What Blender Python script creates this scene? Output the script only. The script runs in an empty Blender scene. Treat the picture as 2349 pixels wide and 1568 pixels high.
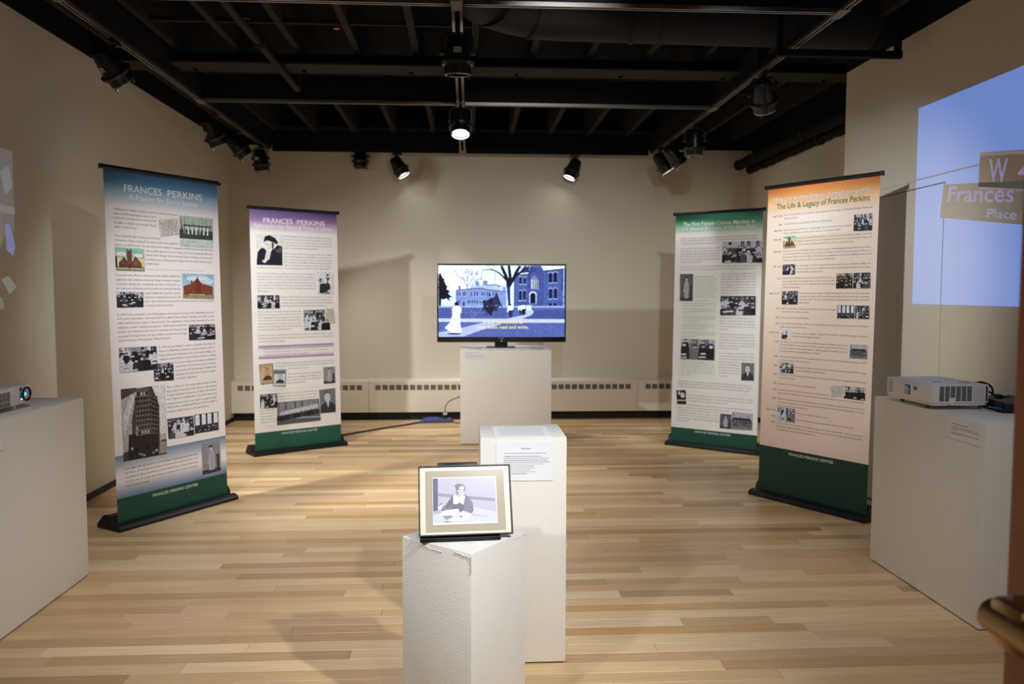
import bpy, bmesh, math, random
from mathutils import Vector, Matrix, Quaternion
R = math.radians
scene = bpy.context.scene
COL = scene.collection
def lin(c):
    o = []
    for v in c[:3]:
        v = v / 255.0
        o.append(v / 12.92 if v <= .04045 else ((v + .055) / 1.055) ** 2.4)
    return (o[0], o[1], o[2], 1.0)

# ------------------------------------------------------------------ camera, world, exposure, large lights
CAM_H = 1.37
cam_d = bpy.data.cameras.new('camera')
cam_d.sensor_width = 36.0
cam_d.lens = 1800.0 / 2349.0 * 36.0
cam_d.clip_start = .05
cam_d.dof.use_dof = True
cam_d.dof.focus_distance = 2.55
cam_d.dof.aperture_fstop = 3.8
cam = bpy.data.objects.new('camera', cam_d)
COL.objects.link(cam)
RX = Vector((.99843353, -.05591519, .00199615))     # camera axes in the room's frame
RD = Vector((-.00147703, -.06200496, -.99807475))
RF = Vector((.05593131, .99650834, -.06199042))
cam.matrix_world = Matrix(((RX.x, -RD.x, -RF.x, 0), (RX.y, -RD.y, -RF.y, 0), (RX.z, -RD.z, -RF.z, CAM_H), (0, 0, 0, 1)))
scene.camera = cam
scene.view_settings.view_transform = 'Standard'
scene.view_settings.look = 'None'
scene.view_settings.gamma = 1.0
scene.view_settings.exposure = 0.15
scene.view_settings.use_curve_mapping = False
scene.cycles.max_bounces = 16
scene.cycles.diffuse_bounces = 8
world = bpy.data.worlds.new('world')
scene.world = world
world.use_nodes = True
world.node_tree.nodes['Background'].inputs[0].default_value = (.9, .86, .8, 1)
world.node_tree.nodes['Background'].inputs[1].default_value = .03

def spot(name, loc, target, power, angle=50, blend=.6, col=(1, 1.0, 1.0), radius=.045, parent=None):
    l = bpy.data.lights.new(name, 'SPOT')
    l.energy = power; l.color = col; l.spot_size = R(angle); l.spot_blend = blend; l.shadow_soft_size = radius
    o = bpy.data.objects.new(name, l); COL.objects.link(o)
    o.location = loc
    o.rotation_mode = 'QUATERNION'
    o.rotation_quaternion = (Vector(target) - Vector(loc)).to_track_quat('-Z', 'Y')
    return o
WARM = (1, 1.0, 1.0)
# unseen gallery spots above and behind the camera, some of them added as fill
COOL = (.97, 1.0, 1.04)
spot('unseen_spot', (1.4, .65, 2.7), (.02, 2.65, .5), 275, 50, 1, COOL)
spot('unseen_spot', (-1.4, .65, 2.7), (.25, 2.85, .5), 140, 44, 1, COOL)
spot('unseen_spot', (.5, .3, 2.78), (-.01, 2.45, .62), 60, 24, 1, COOL)
spot('unseen_spot', (-.85, 1.9, 2.75), (-.95, 3.6, 0), 125, 62, 1, COOL)
spot('unseen_spot', (.9, 1.9, 2.75), (1.2, 3.2, 0), 60, 66, 1, COOL)
spot('unseen_spot', (0.0, 3.17, 2.68), (-1.75, 5.05, 1.3), 150, 38, 1, (.97, 1, 1.03))
spot('unseen_spot', (0.03, 3.17, 2.68), (2.3, 4.85, 1.4), 185, 50, 1)
spot('unseen_spot', (-1.7, 3.1, 2.75), (-.9, 6.0, .0), 175, 50, 1)
spot('unseen_spot', (1.25, 3.1, 2.8), (1.7, 7.4, .9), 145, 54, 1)
spot('unseen_spot', (.5, 2.9, 2.78), (.5, 8.5, 1.9), 105, 40, 1)  # added to brighten the middle of the back wall
spot('unseen_spot', (1.95, .4, 2.7), (2.3, 3.1, .5), 55, 40, 1)  # weak fill added for the front of the right pedestal
hall = bpy.data.lights.new('hall_ceiling_light', 'AREA')  # unseen area light added as fill and for glare on the framed photo
hall.energy = 30; hall.size = .6; hall.color = (1, .95, .88)
ho = bpy.data.objects.new('hall_ceiling_light', hall); COL.objects.link(ho); ho.location = (.25, -2.2, 2.78)

# ------------------------------------------------------------------ helpers
def tag(o, label=None, cat=None, group=None, kind=None):
    if label: o['label'] = label
    if cat: o['category'] = cat
    if group: o['group'] = group
    if kind: o['kind'] = kind
    return o
def empty(name, loc=(0, 0, 0), rz=0.0):
    o = bpy.data.objects.new(name, None); COL.objects.link(o)
    o.empty_display_size = .05
    o.location = loc; o.rotation_euler = (0, 0, rz)
    return o
class MB:
    def __init__(s): s.v = []; s.f = []; s.c = []; s.m = None
    def add(s, vs, fs, col=None):
        n = len(s.v)
        if s.m is not None: vs = [tuple(s.m @ Vector(p)) for p in vs]
        s.v += [tuple(p) for p in vs]
        for f in fs:
            s.f.append([i + n for i in f]); s.c.append(col)
        return s
    def poly(s, pts, col=None): return s.add(pts, [list(range(len(pts)))], col)
    def box(s, x0, x1, y0, y1, z0, z1, col=None):
        v = [(x0, y0, z0), (x1, y0, z0), (x1, y1, z0), (x0, y1, z0), (x0, y0, z1), (x1, y0, z1), (x1, y1, z1), (x0, y1, z1)]
        return s.add(v, [(0, 3, 2, 1), (4, 5, 6, 7), (0, 1, 5, 4), (1, 2, 6, 5), (2, 3, 7, 6), (3, 0, 4, 7)], col)
    def lathe(s, prof, n=24, col=None, cap=True):
        v = []; f = []
        for r, z in prof:
            for i in range(n):
                a = 2 * math.pi * i / n
                v.append((r * math.cos(a), r * math.sin(a), z))
        for j in range(len(prof) - 1):
            for i in range(n):
                k = (i + 1) % n
                f.append((j * n + i, j * n + k, (j + 1) * n + k, (j + 1) * n + i))
        if cap:
            f.append(tuple(range(n - 1, -1, -1))); f.append(tuple((len(prof) - 1) * n + i for i in range(n)))
        return s.add(v, f, col)
    def tube(s, path, r, n=8, col=None, cap=True):
        path = [Vector(p) for p in path]
        rs = r if isinstance(r, (list, tuple)) else [r] * len(path)
        v = []; f = []
        up = None
        for i, p in enumerate(path):
            d = (path[min(i + 1, len(path) - 1)] - path[max(i - 1, 0)]).normalized()
            if up is None:
                a = Vector((0, 0, 1)) if abs(d.z) < .9 else Vector((1, 0, 0))
                up = (a - d * a.dot(d)).normalized()
            else:
                up = (up - d * up.dot(d)).normalized()
            b = d.cross(up)
            for k in range(n):
                t = 2 * math.pi * k / n
                v.append(tuple(p + (up * math.cos(t) + b * math.sin(t)) * rs[i]))
        for i in range(len(path) - 1):
            for k in range(n):
                q = (k + 1) % n
                f.append((i * n + k, i * n + q, (i + 1) * n + q, (i + 1) * n + k))
        if cap:
            f.append(tuple(range(n - 1, -1, -1))); f.append(tuple((len(path) - 1) * n + k for k in range(n)))
        return s.add(v, f, col)
    def prism(s, prof, x0, x1, col=None):          # profile in (y, z), extruded along x
        n = len(prof)
        v = [(x0, y, z) for y, z in prof] + [(x1, y, z) for y, z in prof]
        f = [tuple(range(n)), tuple(range(2 * n - 1, n - 1, -1))]
        f += [(i, i + n, (i + 1) % n + n, (i + 1) % n) for i in range(n)]
        return s.add(v, f, col)
    def mesh(s, name, smooth=False, bevel=0, seg=2):
        me = bpy.data.meshes.new(name)
        me.from_pydata(s.v, [], s.f)
        if any(c is not None for c in s.c):
            at = me.color_attributes.new('Col', 'FLOAT_COLOR', 'CORNER')
            buf = []
            for f, c in zip(s.f, s.c):
                if c is None: c = (1, 1, 1, 1)
                if isinstance(c, list):
                    for q in c: buf += q
                else: buf += list(c) * len(f)
            at.data.foreach_set('color', buf)
        if bevel:
            bm = bmesh.new(); bm.from_mesh(me)
            bmesh.ops.recalc_face_normals(bm, faces=bm.faces)
            es = [e for e in bm.edges if len(e.link_faces) == 2 and e.calc_face_angle(0) > .6]
            bmesh.ops.bevel(bm, geom=es, offset=bevel, segments=seg, affect='EDGES', profile=.5)
            bm.to_mesh(me); bm.free()
        elif not any(c is not None for c in s.c):
            bm = bmesh.new(); bm.from_mesh(me)
            bmesh.ops.recalc_face_normals(bm, faces=bm.faces)
            bm.to_mesh(me); bm.free()
        if smooth:
            me.polygons.foreach_set('use_smooth', [True] * len(me.polygons))
            try: me.set_sharp_from_angle(angle=R(38))
            except Exception: pass
        me.update()
        return me
    def build(s, name, mat, parent=None, smooth=False, bevel=0, seg=2, loc=None):
        me = s.mesh(name, smooth, bevel, seg)
        me.materials.append(mat)
        o = bpy.data.objects.new(name, me); COL.objects.link(o)
        if parent: o.parent = parent
        if loc: o.location = loc
        return o
def boxo(name, mat, ext, parent=None, bevel=0, seg=2):
    return MB().box(*ext).build(name, mat, parent, smooth=bool(bevel), bevel=bevel, seg=seg)
def struct(o, label, cat=None): return tag(o, label, cat or o.name.split('_')[0], None, 'structure')
def copy_tree(o, parent=None):
    c = o.copy(); COL.objects.link(c)
    if parent: c.parent = parent
    for ch in list(o.children): copy_tree(ch, c)
    return c

# ------------------------------------------------------------------ materials
def mat(name, rgb, rough=.6, metal=0.0, spec=.5, bump=None, emit=None, estr=1.0, coat=0, mottled=None):
    m = bpy.data.materials.new(name); m.use_nodes = True
    nt = m.node_tree; b = nt.nodes['Principled BSDF']
    b.inputs['Base Color'].default_value = lin(rgb)
    b.inputs['Roughness'].default_value = rough
    b.inputs['Metallic'].default_value = metal
    b.inputs['Specular IOR Level'].default_value = spec
    if coat: b.inputs['Coat Weight'].default_value = coat
    if emit:
        b.inputs['Emission Color'].default_value = lin(emit); b.inputs['Emission Strength'].default_value = estr
    geo = None
    if bump or mottled:
        geo = nt.nodes.new('ShaderNodeNewGeometry')
    if mottled:                                   # (scale, amount): faint uneven paint
        n = nt.nodes.new('ShaderNodeTexNoise'); n.inputs['Scale'].default_value = mottled[0]; n.inputs['Detail'].default_value = 4
        nt.links.new(geo.outputs['Position'], n.inputs['Vector'])
        mx = nt.nodes.new('ShaderNodeMix'); mx.data_type = 'RGBA'
        c = lin(rgb)
        mx.inputs[6].default_value = tuple(x * (1 - mottled[1]) for x in c[:3]) + (1,)
        mx.inputs[7].default_value = tuple(min(1, x * (1 + mottled[1])) for x in c[:3]) + (1,)
        nt.links.new(n.outputs['Fac'], mx.inputs[0]); nt.links.new(mx.outputs[2], b.inputs['Base Color'])
    if bump:                                      # (scale, strength)
        n = nt.nodes.new('ShaderNodeTexNoise'); n.inputs['Scale'].default_value = bump[0]; n.inputs['Detail'].default_value = 3
        bp = nt.nodes.new('ShaderNodeBump'); bp.inputs['Strength'].default_value = bump[1]; bp.inputs['Distance'].default_value = .004
        nt.links.new(geo.outputs['Position'], n.inputs['Vector'])
        nt.links.new(n.outputs['Fac'], bp.inputs['Height']); nt.links.new(bp.outputs['Normal'], b.inputs['Normal'])
    return m
def attr_mat(name, rough=.5, emit=0.0, spec=.4, coat=0.0, coat_rough=.1, noise=0.0):
    m = bpy.data.materials.new(name); m.use_nodes = True
    nt = m.node_tree; b = nt.nodes['Principled BSDF']
    a = nt.nodes.new('ShaderNodeAttribute'); a.attribute_name = 'Col'
    out = a.outputs['Color']
    if noise:                                     # film grain and fine picture detail in printed photographs
        g = nt.nodes.new('ShaderNodeNewGeometry')
        n = nt.nodes.new('ShaderNodeTexNoise'); n.inputs['Scale'].default_value = 95; n.inputs['Detail'].default_value = 5
        n.inputs['Roughness'].default_value = .65
        nt.links.new(g.outputs['Position'], n.inputs['Vector'])
        rp = nt.nodes.new('ShaderNodeMapRange')
        rp.inputs[1].default_value = .3; rp.inputs[2].default_value = .7; rp.inputs[3].default_value = 1 - noise; rp.inputs[4].default_value = 1 + noise
        nt.links.new(n.outputs['Fac'], rp.inputs[0])
        mu = nt.nodes.new('ShaderNodeVectorMath'); mu.operation = 'SCALE'
        nt.links.new(out, mu.inputs[0]); nt.links.new(rp.outputs[0], mu.inputs['Scale'])
        out = mu.outputs[0]
    if emit:
        b.inputs['Base Color'].default_value = (.01, .01, .012, 1)
        nt.links.new(out, b.inputs['Emission Color']); b.inputs['Emission Strength'].default_value = emit
    else:
        nt.links.new(out, b.inputs['Base Color'])
    b.inputs['Roughness'].default_value = rough
    b.inputs['Specular IOR Level'].default_value = spec
    if coat:
        b.inputs['Coat Weight'].default_value = coat; b.inputs['Coat Roughness'].default_value = coat_rough
    return m
def wood_mat(name, rough=.36, attr=True, rgb=(150, 90, 45), stretch=(1.2, 24, 24)):
    m = bpy.data.materials.new(name); m.use_nodes = True
    nt = m.node_tree; b = nt.nodes['Principled BSDF']
    g = nt.nodes.new('ShaderNodeNewGeometry')
    mp = nt.nodes.new('ShaderNodeMapping'); mp.inputs['Scale'].default_value = stretch
    nt.links.new(g.outputs['Position'], mp.inputs['Vector'])
    n1 = nt.nodes.new('ShaderNodeTexNoise'); n1.inputs['Scale'].default_value = 3.0; n1.inputs['Detail'].default_value = 6; n1.inputs['Roughness'].default_value = .6
    n2 = nt.nodes.new('ShaderNodeTexNoise'); n2.inputs['Scale'].default_value = 16.0; n2.inputs['Detail'].default_value = 4
    nt.links.new(mp.outputs[0], n2.inputs['Vector'])
    if attr:
        a = nt.nodes.new('ShaderNodeAttribute'); a.attribute_name = 'Col'; src = a.outputs['Color']
        ad = nt.nodes.new('ShaderNodeVectorMath'); ad.operation = 'MULTIPLY_ADD'
        ad.inputs[1].default_value = (37, 53, 71)
        nt.links.new(src, ad.inputs[0]); nt.links.new(mp.outputs[0], ad.inputs[2])
        nt.links.new(ad.outputs[0], n1.inputs['Vector'])
    else:
        c = nt.nodes.new('ShaderNodeRGB'); c.outputs[0].default_value = lin(rgb); src = c.outputs[0]
        nt.links.new(mp.outputs[0], n1.inputs['Vector'])
    r1 = nt.nodes.new('ShaderNodeMapRange'); r1.inputs[1].default_value = .3; r1.inputs[2].default_value = .7; r1.inputs[3].default_value = .86; r1.inputs[4].default_value = 1.1
    r2 = nt.nodes.new('ShaderNodeMapRange'); r2.inputs[1].default_value = .3; r2.inputs[2].default_value = .7; r2.inputs[3].default_value = .95; r2.inputs[4].default_value = 1.04
    nt.links.new(n1.outputs['Fac'], r1.inputs[0]); nt.links.new(n2.outputs['Fac'], r2.inputs[0])
    mm = nt.nodes.new('ShaderNodeMath'); mm.operation = 'MULTIPLY'
    nt.links.new(r1.outputs[0], mm.inputs[0]); nt.links.new(r2.outputs[0], mm.inputs[1])
    sc = nt.nodes.new('ShaderNodeVectorMath'); sc.operation = 'SCALE'
    nt.links.new(src, sc.inputs[0]); nt.links.new(mm.outputs[0], sc.inputs['Scale'])
    nt.links.new(sc.outputs[0], b.inputs['Base Color'])
    b.inputs['Roughness'].default_value = rough
    b.inputs['Specular IOR Level'].default_value = .45
    bp = nt.nodes.new('ShaderNodeBump'); bp.inputs['Strength'].default_value = .05; bp.inputs['Distance'].default_value = .002
    nt.links.new(n1.outputs['Fac'], bp.inputs['Height']); nt.links.new(bp.outputs['Normal'], b.inputs['Normal'])
    return m
M_WALL = mat('wall_paint', (216, 208, 192), .75, bump=(260, .06), mottled=(1.4, .015))
M_BLACK = mat('ceiling_black_paint', (22, 20, 19), .8, spec=.15)
M_DUCT = mat('duct_black_paint', (40, 39, 38), .7, spec=.2)
M_JOIST = mat('joist_black_paint', (48, 43, 39), .8, spec=.15)
M_BASE = mat('black_rubber_base', (16, 15, 15), .6)
M_PED = mat('pedestal_white_paint', (230, 225, 215), .62, bump=(170, .35), mottled=(5, .012))
M_HEAT = mat('heater_enamel', (222, 213, 198), .5)
M_DARK = mat('dark_void', (8, 8, 8), .9, spec=0)
M_LOUVRE = mat('grille_louvre', (160, 148, 130), .6)
M_RAIL = mat('track_aluminium', (150, 143, 136), .38, .85)
M_LAMP = mat('lamp_black_enamel', (17, 17, 18), .32, spec=.5)
M_LAMPIN = mat('lamp_bare_rim', (170, 170, 172), .3, .8)
M_STICK = mat('sticker_grey', (150, 165, 172), .6)
M_LENS = mat('lamp_lens_lit', (255, 250, 240), .3, emit=(255, 250, 242), estr=14)
M_LENSD = mat('lamp_lens_dim', (120, 118, 112), .25)
M_CASS = mat('banner_cassette_black', (20, 20, 22), .48, spec=.4)
M_ALU = mat('banner_rail_dark_aluminium', (62, 64, 68), .3, .8)
M_PRINT = attr_mat('banner_print', .42, spec=.35)
M_PHOTO = attr_mat('banner_photo_print', .42, spec=.35, noise=.42)
M_PAPER = mat('white_paper', (238, 239, 240), .7)
M_INK = attr_mat('paper_ink', .7)
M_TVBLK = mat('tv_black_plastic', (12, 12, 13), .22)
M_PROJ = mat('projector_white_plastic', (224, 222, 220), .42)
M_PROJD = mat('projector_dark_vent', (30, 32, 36), .6)
M_BLKPL = mat('black_plastic', (14, 14, 15), .4)
M_CORD = mat('dark_cord', (46, 52, 54), .6)
M_WOOD = wood_mat('oak_floor', .34)
M_DOORW = wood_mat('door_wood', .4, False, (196, 116, 50), (18, 18, 1.3))
M_BRASS = mat('aged_brass', (168, 138, 92), .36, .8)
# ------------------------------------------------------------------ room shell
XL, XR, XA, YB, YC, HW = -2.51, 2.68, 3.11, 8.55, 5.52, 2.93
YF = -.15
struct(boxo('wall_left', M_WALL, (XL - .15, XL, YF, YB + .15, 0, HW)), 'plain beige gallery wall on the left side')
struct(boxo('wall_back', M_WALL, (XL, XA, YB, YB + .15, 0, HW)), 'plain beige gallery wall across the back')
b = MB()
D0, D1, DT, G = 4.312, 5.232, 2.0, .006
b.box(XR, XR + .13, YF, D0, 0, HW); b.box(XR, XR + .13, D0, D1, DT, HW); b.box(XR, XR + .13, D1, YC, 0, HW)
b.box(XR + .13, XA, YC - .13, YC, 0, HW)
struct(b.build('wall_right', M_WALL), 'beige gallery wall on the right that carries the projected picture')
struct(boxo('wall_alcove', M_WALL, (XA, XA + .15, YC - .13, YB + .15, 0, 2.77)), 'set back beige wall in the far right corner')
struct(boxo('door_1', M_WALL, (XR + .001, XR + .06, D0 + G, D1 - G, .008, DT - G)), 'flush door painted like the right wall, seen as thin seams', 'door')
struct(boxo('door_backing', M_DARK, (XR + .07, XR + .13, D0, D1, 0, DT)), 'dark gap behind the flush door', 'door')
struct(boxo('trim_1', M_WALL, (XR - .004, XR, D0 - .03, D1 + .02, DT + .045, DT + .051)), 'thin raised bead above the flush door', 'trim')
b = MB()
b.box(XL - .15, -.42, YF - .15, YF, 0, HW); b.box(.72, XR + .13, YF - .15, YF, 0, HW); b.box(-.42, .72, YF - .15, YF, 2.15, HW)
struct(b.build('wall_front', M_WALL), 'beige wall with the entrance doorway behind the camera')
HC = 3.32
for k, (e, l) in enumerate([((XL - .15, XL, YF - .15, YB + .15, HW, HC), 'black painted band above the left wall'), ((XL, XA, YB, YB + .15, HW, HC), 'black painted band above the back wall'),
          ((XR, XR + .13, YF - .15, YC, HW, HC), 'black painted band above the right wall'), ((XA, XA + .15, YC - .13, YB + .15, 2.77, HC), 'black painted band above the alcove wall'),
          ((XL, XR, YF - .15, YF, HW, HC), 'black painted band above the entrance wall'), ((XR + .13, XA, YC - .13, YC, HW, HC), 'black painted return above the alcove corner')]):
    struct(boxo('trim_%d' % (k + 2), M_BLACK, e), l, 'trim')
# hall behind the doorway, only lets the added fill light in
struct(boxo('hall_ceiling', mat('hall_ceiling_paint', (230, 228, 222), .8), (-2.0, 2.4, -3.6, YF - .15, 2.85, 2.95)), 'white ceiling of the hall outside', 'ceiling')
struct(boxo('wall_hall', M_WALL, (-2.0, 2.4, -3.75, -3.6, 0, 2.95)), 'far wall of the hall outside')

# ------------------------------------------------------------------ ceiling: deck, joists, bridging, beam
ceil = struct(boxo('ceiling', M_BLACK, (XL - .15, XA + .15, YF - .15, YB + .15, HC, HC + .06)), 'black open ceiling with exposed joists')
jm = MB().box(-.022, .022, YF, YB, 3.03, HC).mesh('joist'); jm.materials.append(M_JOIST)
for k in range(-6, 8):
    x = .05 + .4055 * k
    if x > XA - .05: continue
    if x > XR - .04:
        o = MB().box(-.022, .022, YC, YB, 3.03, HC).build('joist', M_JOIST, ceil); o.location = (x, 0, 0); continue
    o = bpy.data.objects.new('joist', jm); COL.objects.link(o); o.parent = ceil; o.location = (x, 0, 0)
for y in (2.9, 5.08, 6.62, 8.3):
    for k in range(-6, 7):
        x0 = .05 + .4055 * k + .022
        if x0 + .36 > XR: continue
        MB().box(x0, x0 + .3615, y - .012, y + .012, 3.045, 3.075).build('bridging_strut', M_JOIST, ceil)
bm_ = empty('steel_beam', (0, 5.66, HW))
tag(bm_, 'wide black steel beam crossing the whole ceiling above the sprinkler pipe', 'beam')
MB().box(XL, XA, -.115, .115, 0, .014).build('bottom_flange', M_JOIST, bm_)
MB().box(XL, XA, -.006, .006, .014, .1).build('web', M_BLACK, bm_)
for k in range(7):
    MB().lathe([(.016, -.014), (.016, 0)], 8).build('bolt', M_BLACK, bm_, loc=(-1.9 + .75 * k, .05, 0))

# ------------------------------------------------------------------ baseboards
struct(boxo('baseboard_left', M_BASE, (XL, XL + .012, YF, YB, 0, .042)), 'low black rubber base along the left wall', 'baseboard')
struct(boxo('baseboard_alcove', M_BASE, (XA - .012, XA, YC, YB, 0, .05)), 'low black rubber base along the alcove wall', 'baseboard')
struct(boxo('baseboard_back', M_BASE, (XL + .012, XA - .012, 8.505, YB, 0, .092)), 'black toe strip under the heater along the back wall', 'baseboard')

# ------------------------------------------------------------------ floor boards
flo = struct(boxo('floor', mat('subfloor', (60, 42, 26), .9), (XL - .15, XA + .15, -3.75, YB + .15, -.06, -.02)), 'narrow oak strip floor with a satin finish')
rng = random.Random(11)
PAL = [((206, 168, 118), 5), ((196, 156, 106), 5), ((214, 178, 130), 4), ((184, 142, 94), 3), ((198, 154, 112), 3), ((172, 130, 84), 1.6), ((218, 184, 140), 2), ((190, 144, 88), 2)]
def plank_col():
    t = rng.uniform(0, sum(w for _, w in PAL))
    for c, w in PAL:
        t -= w
        if t <= 0: break
    j = rng.uniform(-7, 7)
    return lin([min(255, c[0] + j + 6), min(255, c[1] + j + 12), min(255, c[2] + j + 16)])
def plank(b, x0, x1, y0, y1, c):
    g, d = .0005, .0009
    x0 += g; x1 -= g; y0 += g; y1 -= g
    v = [(x0, y0, -.02), (x1, y0, -.02), (x1, y1, -.02), (x0, y1, -.02), (x0, y0, -d), (x1, y0, -d), (x1, y1, -d), (x0, y1, -d),
         (x0 + d, y0 + d, 0), (x1 - d, y0 + d, 0), (x1 - d, y1 - d, 0), (x0 + d, y1 - d, 0)]
    b.add(v, [(8, 9, 10, 11), (4, 5, 9, 8), (5, 6, 10, 9), (6, 7, 11, 10), (7, 4, 8, 11), (0, 1, 5, 4), (1, 2, 6, 5), (2, 3, 7, 6), (3, 0, 4, 7)], c)
PW = .0775
far = MB()
nrow = int((YB + 3.6) / PW)
for i in range(nrow):
    y0 = YB - (i + 1) * PW; y1 = y0 + PW
    xe = XA if y0 > YC else XR
    x = XL - rng.uniform(0, 1.2)
    while x < xe:
        ln = rng.choice([.45, .7, .9, 1.1, 1.3, 1.6, 2.0]) * rng.uniform(.85, 1.15)
        a, e = max(x, XL), min(x + ln, xe)
        x += ln
        if e - a < .02: continue
        c = plank_col()
        if 2.45 < y0 < 5.6:
            b = MB(); plank(b, a, e, y0, y1, c); b.build('floor_plank', M_WOOD, flo)
        else: plank(far, a, e, y0, y1, c)
tag(far.build('floor_planks_beyond', M_WOOD, flo), kind='stuff')

# ------------------------------------------------------------------ baseboard heater cover along the back wall
ht = empty('heater_cover', (XL, 8.55, .092))
tag(ht, 'long beige metal baseboard heater cover with a row of square vents below the back wall', 'heater')
vent = MB()
for k in range(6):
    z = -.022 + k * .0088
    vent.add([(-.028, -.004, z), (.028, -.004, z), (.028, .006, z + .005), (-.028, .006, z + .005), (-.028, -.003, z - .0012), (.028, -.003, z - .0012)], [(0, 1, 2, 3), (0, 4, 5, 1)])
vent = vent.mesh('vent_louvre'); vent.materials.append(M_LOUVRE)
SX = [XL, -1.065, .39, 1.845, XA]
for s in range(4):
    a, e = SX[s] - XL + .0015, SX[s + 1] - XL - .0015
    yf, zt, v0, v1 = -.125, .332, .24, .294
    p = MB()
    n = int((e - a - .1) / .0735)
    off = a + ((e - a) - n * .0735) / 2
    p.poly([(a, yf, 0), (e, yf, 0), (e, yf, v0), (a, yf, v0)])
    p.poly([(a, yf, v1), (e, yf, v1), (e, yf, zt), (a, yf, zt)])
    p.poly([(a, yf, zt), (e, yf, zt), (e, 0, zt + .02), (a, 0, zt + .02)])
    p.poly([(a, yf, 0), (a, yf, zt), (a, 0, zt + .02), (a, 0, 0)])
    p.poly([(e, yf, 0), (e, 0, 0), (e, 0, zt + .02), (e, yf, zt)])
    p.poly([(a, yf, 0), (a, 0, 0), (e, 0, 0), (e, yf, 0)])
    edges = [a]
    for k in range(n): edges += [off + k * .0735 + .0085, off + k * .0735 + .065]
    edges.append(e)
    for k in range(0, len(edges), 2):
        p.poly([(edges[k], yf, v0), (edges[k + 1], yf, v0), (edges[k + 1], yf, v1), (edges[k], yf, v1)])
    pn = p.build('heater_panel', M_HEAT, ht)
    MB().box(a + .01, e - .01, yf + .012, yf + .016, v0 - .01, v1 + .01).build('dark_cavity', M_DARK, pn)
    for k in range(n):
        o = bpy.data.objects.new('vent_grille', vent); COL.objects.link(o); o.parent = pn
        o.location = (off + k * .0735 + .03675, yf + .005, (v0 + v1) / 2)

# ------------------------------------------------------------------ ceiling services
d = empty('air_duct', (0, 4.86, 3.08))
tag(d, 'fat round black air duct bending across the ceiling to the right wall', 'duct')
path = []
for t in range(9):
    a = R(90) * t / 8
    path.append((.62 - .62 * math.cos(a) - .02 + 0.0, -.62 + .62 * math.sin(a), 0))
path = [(-.02, -4.6, 0), (-.02, -2.2, 0)] + path + [(1.5, 0, -.01), (2.56, 0, -.02)]
MB().tube(path, .17, 24).build('duct_tube', M_DUCT, d, smooth=True)
for q in ((.14, -.25), (.38, -.05), (1.0, 0), (1.18, 0), (2.0, 0)):
    ang = 0 if q[0] > .5 else math.atan2(.6 - q[0], q[1] + .62) if False else 0
    o = MB().tube([(-.014, 0, 0), (.014, 0, 0)], .178, 24).build('duct_clamp', M_JOIST, d, smooth=True)
    o.location = (q[0], q[1], -.005); o.rotation_euler = (0, 0, {.14: R(52), .38: R(22)}.get(q[0], 0))
MB().tube([(2.5, 0, -.02), (2.53, .0, -.02), (2.56, 0, -.02)], [.182, .186, .18], 24).build('end_collar', M_BLACK, d, smooth=True)
h = empty('duct_hanger', (2.55, 4.655, 2.775))
tag(h, 'black strut trapeze hanging below the air duct beside the right wall', 'hanger')
MB().box(-.72, .04, -.02, .02, 0, .04).build('strut', M_BLACK, h, bevel=.003)
MB().box(0, .035, -.018, .018, .04, .56).build('hanger_rod', M_BLACK, h, bevel=.003)
MB().box(-.72, -.69, -.018, .018, .04, .56).build('hanger_rod', M_BLACK, h, bevel=.003)
for k, (x, z, r, l) in enumerate(((2.93, 2.755, .052, 'upper black insulated pipe along the alcove wall'), (3.055, 2.71, .04, 'lower black insulated pipe along the alcove wall'))):
    p = empty('insulated_pipe', (x, 8.45, z)); tag(p, l, 'pipe', 'pipes along the alcove wall')
    n = 14
    pts = []; rs = []
    for i in range(n * 2 + 1):
        pts.append((.005 * math.sin(i * 1.9), -i * (2.88 / (n * 2)), .004 * math.sin(i * 2.7))); rs.append(r + (.006 if i % 4 == 0 else 0))
    MB().tube(pts, rs, 14).build('pipe_run', M_BLACK, p, smooth=True)
    for q in (-.6, -1.7): MB().tube([(0, q - .015, 0), (0, q + .015, 0)], r + .012, 14).build('pipe_clamp', M_JOIST, p)
sp = empty('sprinkler_pipe', (-1.28, 5.0, 2.9))
tag(sp, 'dark sprinkler pipe running under the joists at the left', 'pipe')
MB().tube([(0, -5, 0), (0, .4, 0), (0, 1.08, 0), (0, 1.12, .012), (0, 1.13, .05), (0, 1.13, .12)], .024, 12).build('pipe_run', M_JOIST, sp, smooth=True)
for q in (-.02, .02): MB().tube([(0, q - .01, 0), (0, q + .01, 0)], .034, 12).build('coupling', M_JOIST, sp, smooth=True)
M_COPP = mat('sprinkler_brass', (170, 100, 60), .4, .7)
def sprinkler(loc, label, up=1):
    s = empty('fire_sprinkler', loc); tag(s, label, 'sprinkler', 'ceiling sprinklers')
    MB().tube([(0, 0, 0), (0, 0, .035 * up)], .007, 8).build('stem', M_COPP, s)
    MB().lathe([(.004, .035 * up), (.018, .037 * up), (.018, .04 * up)], 10).build('deflector', M_COPP, s)
    MB().tube([(-.012, 0, .012 * up), (-.014, 0, .025 * up), (-.004, 0, .036 * up)], .0025, 5).build('frame_arm', M_COPP, s)
    MB().tube([(.012, 0, .012 * up), (.014, 0, .025 * up), (.004, 0, .036 * up)], .0025, 5).build('frame_arm', M_COPP, s)
sprinkler((-1.28, 4.75, 2.922), 'orange brown sprinkler head standing on the sprinkler pipe')
sprinkler((-.79, 4.9, 3.0), 'small sprinkler head between two joists left of the centre track', -1)
sprinkler((1.97, 4.55, 3.0), 'small reddish sprinkler head beside the right lighting track', -1)

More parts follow.
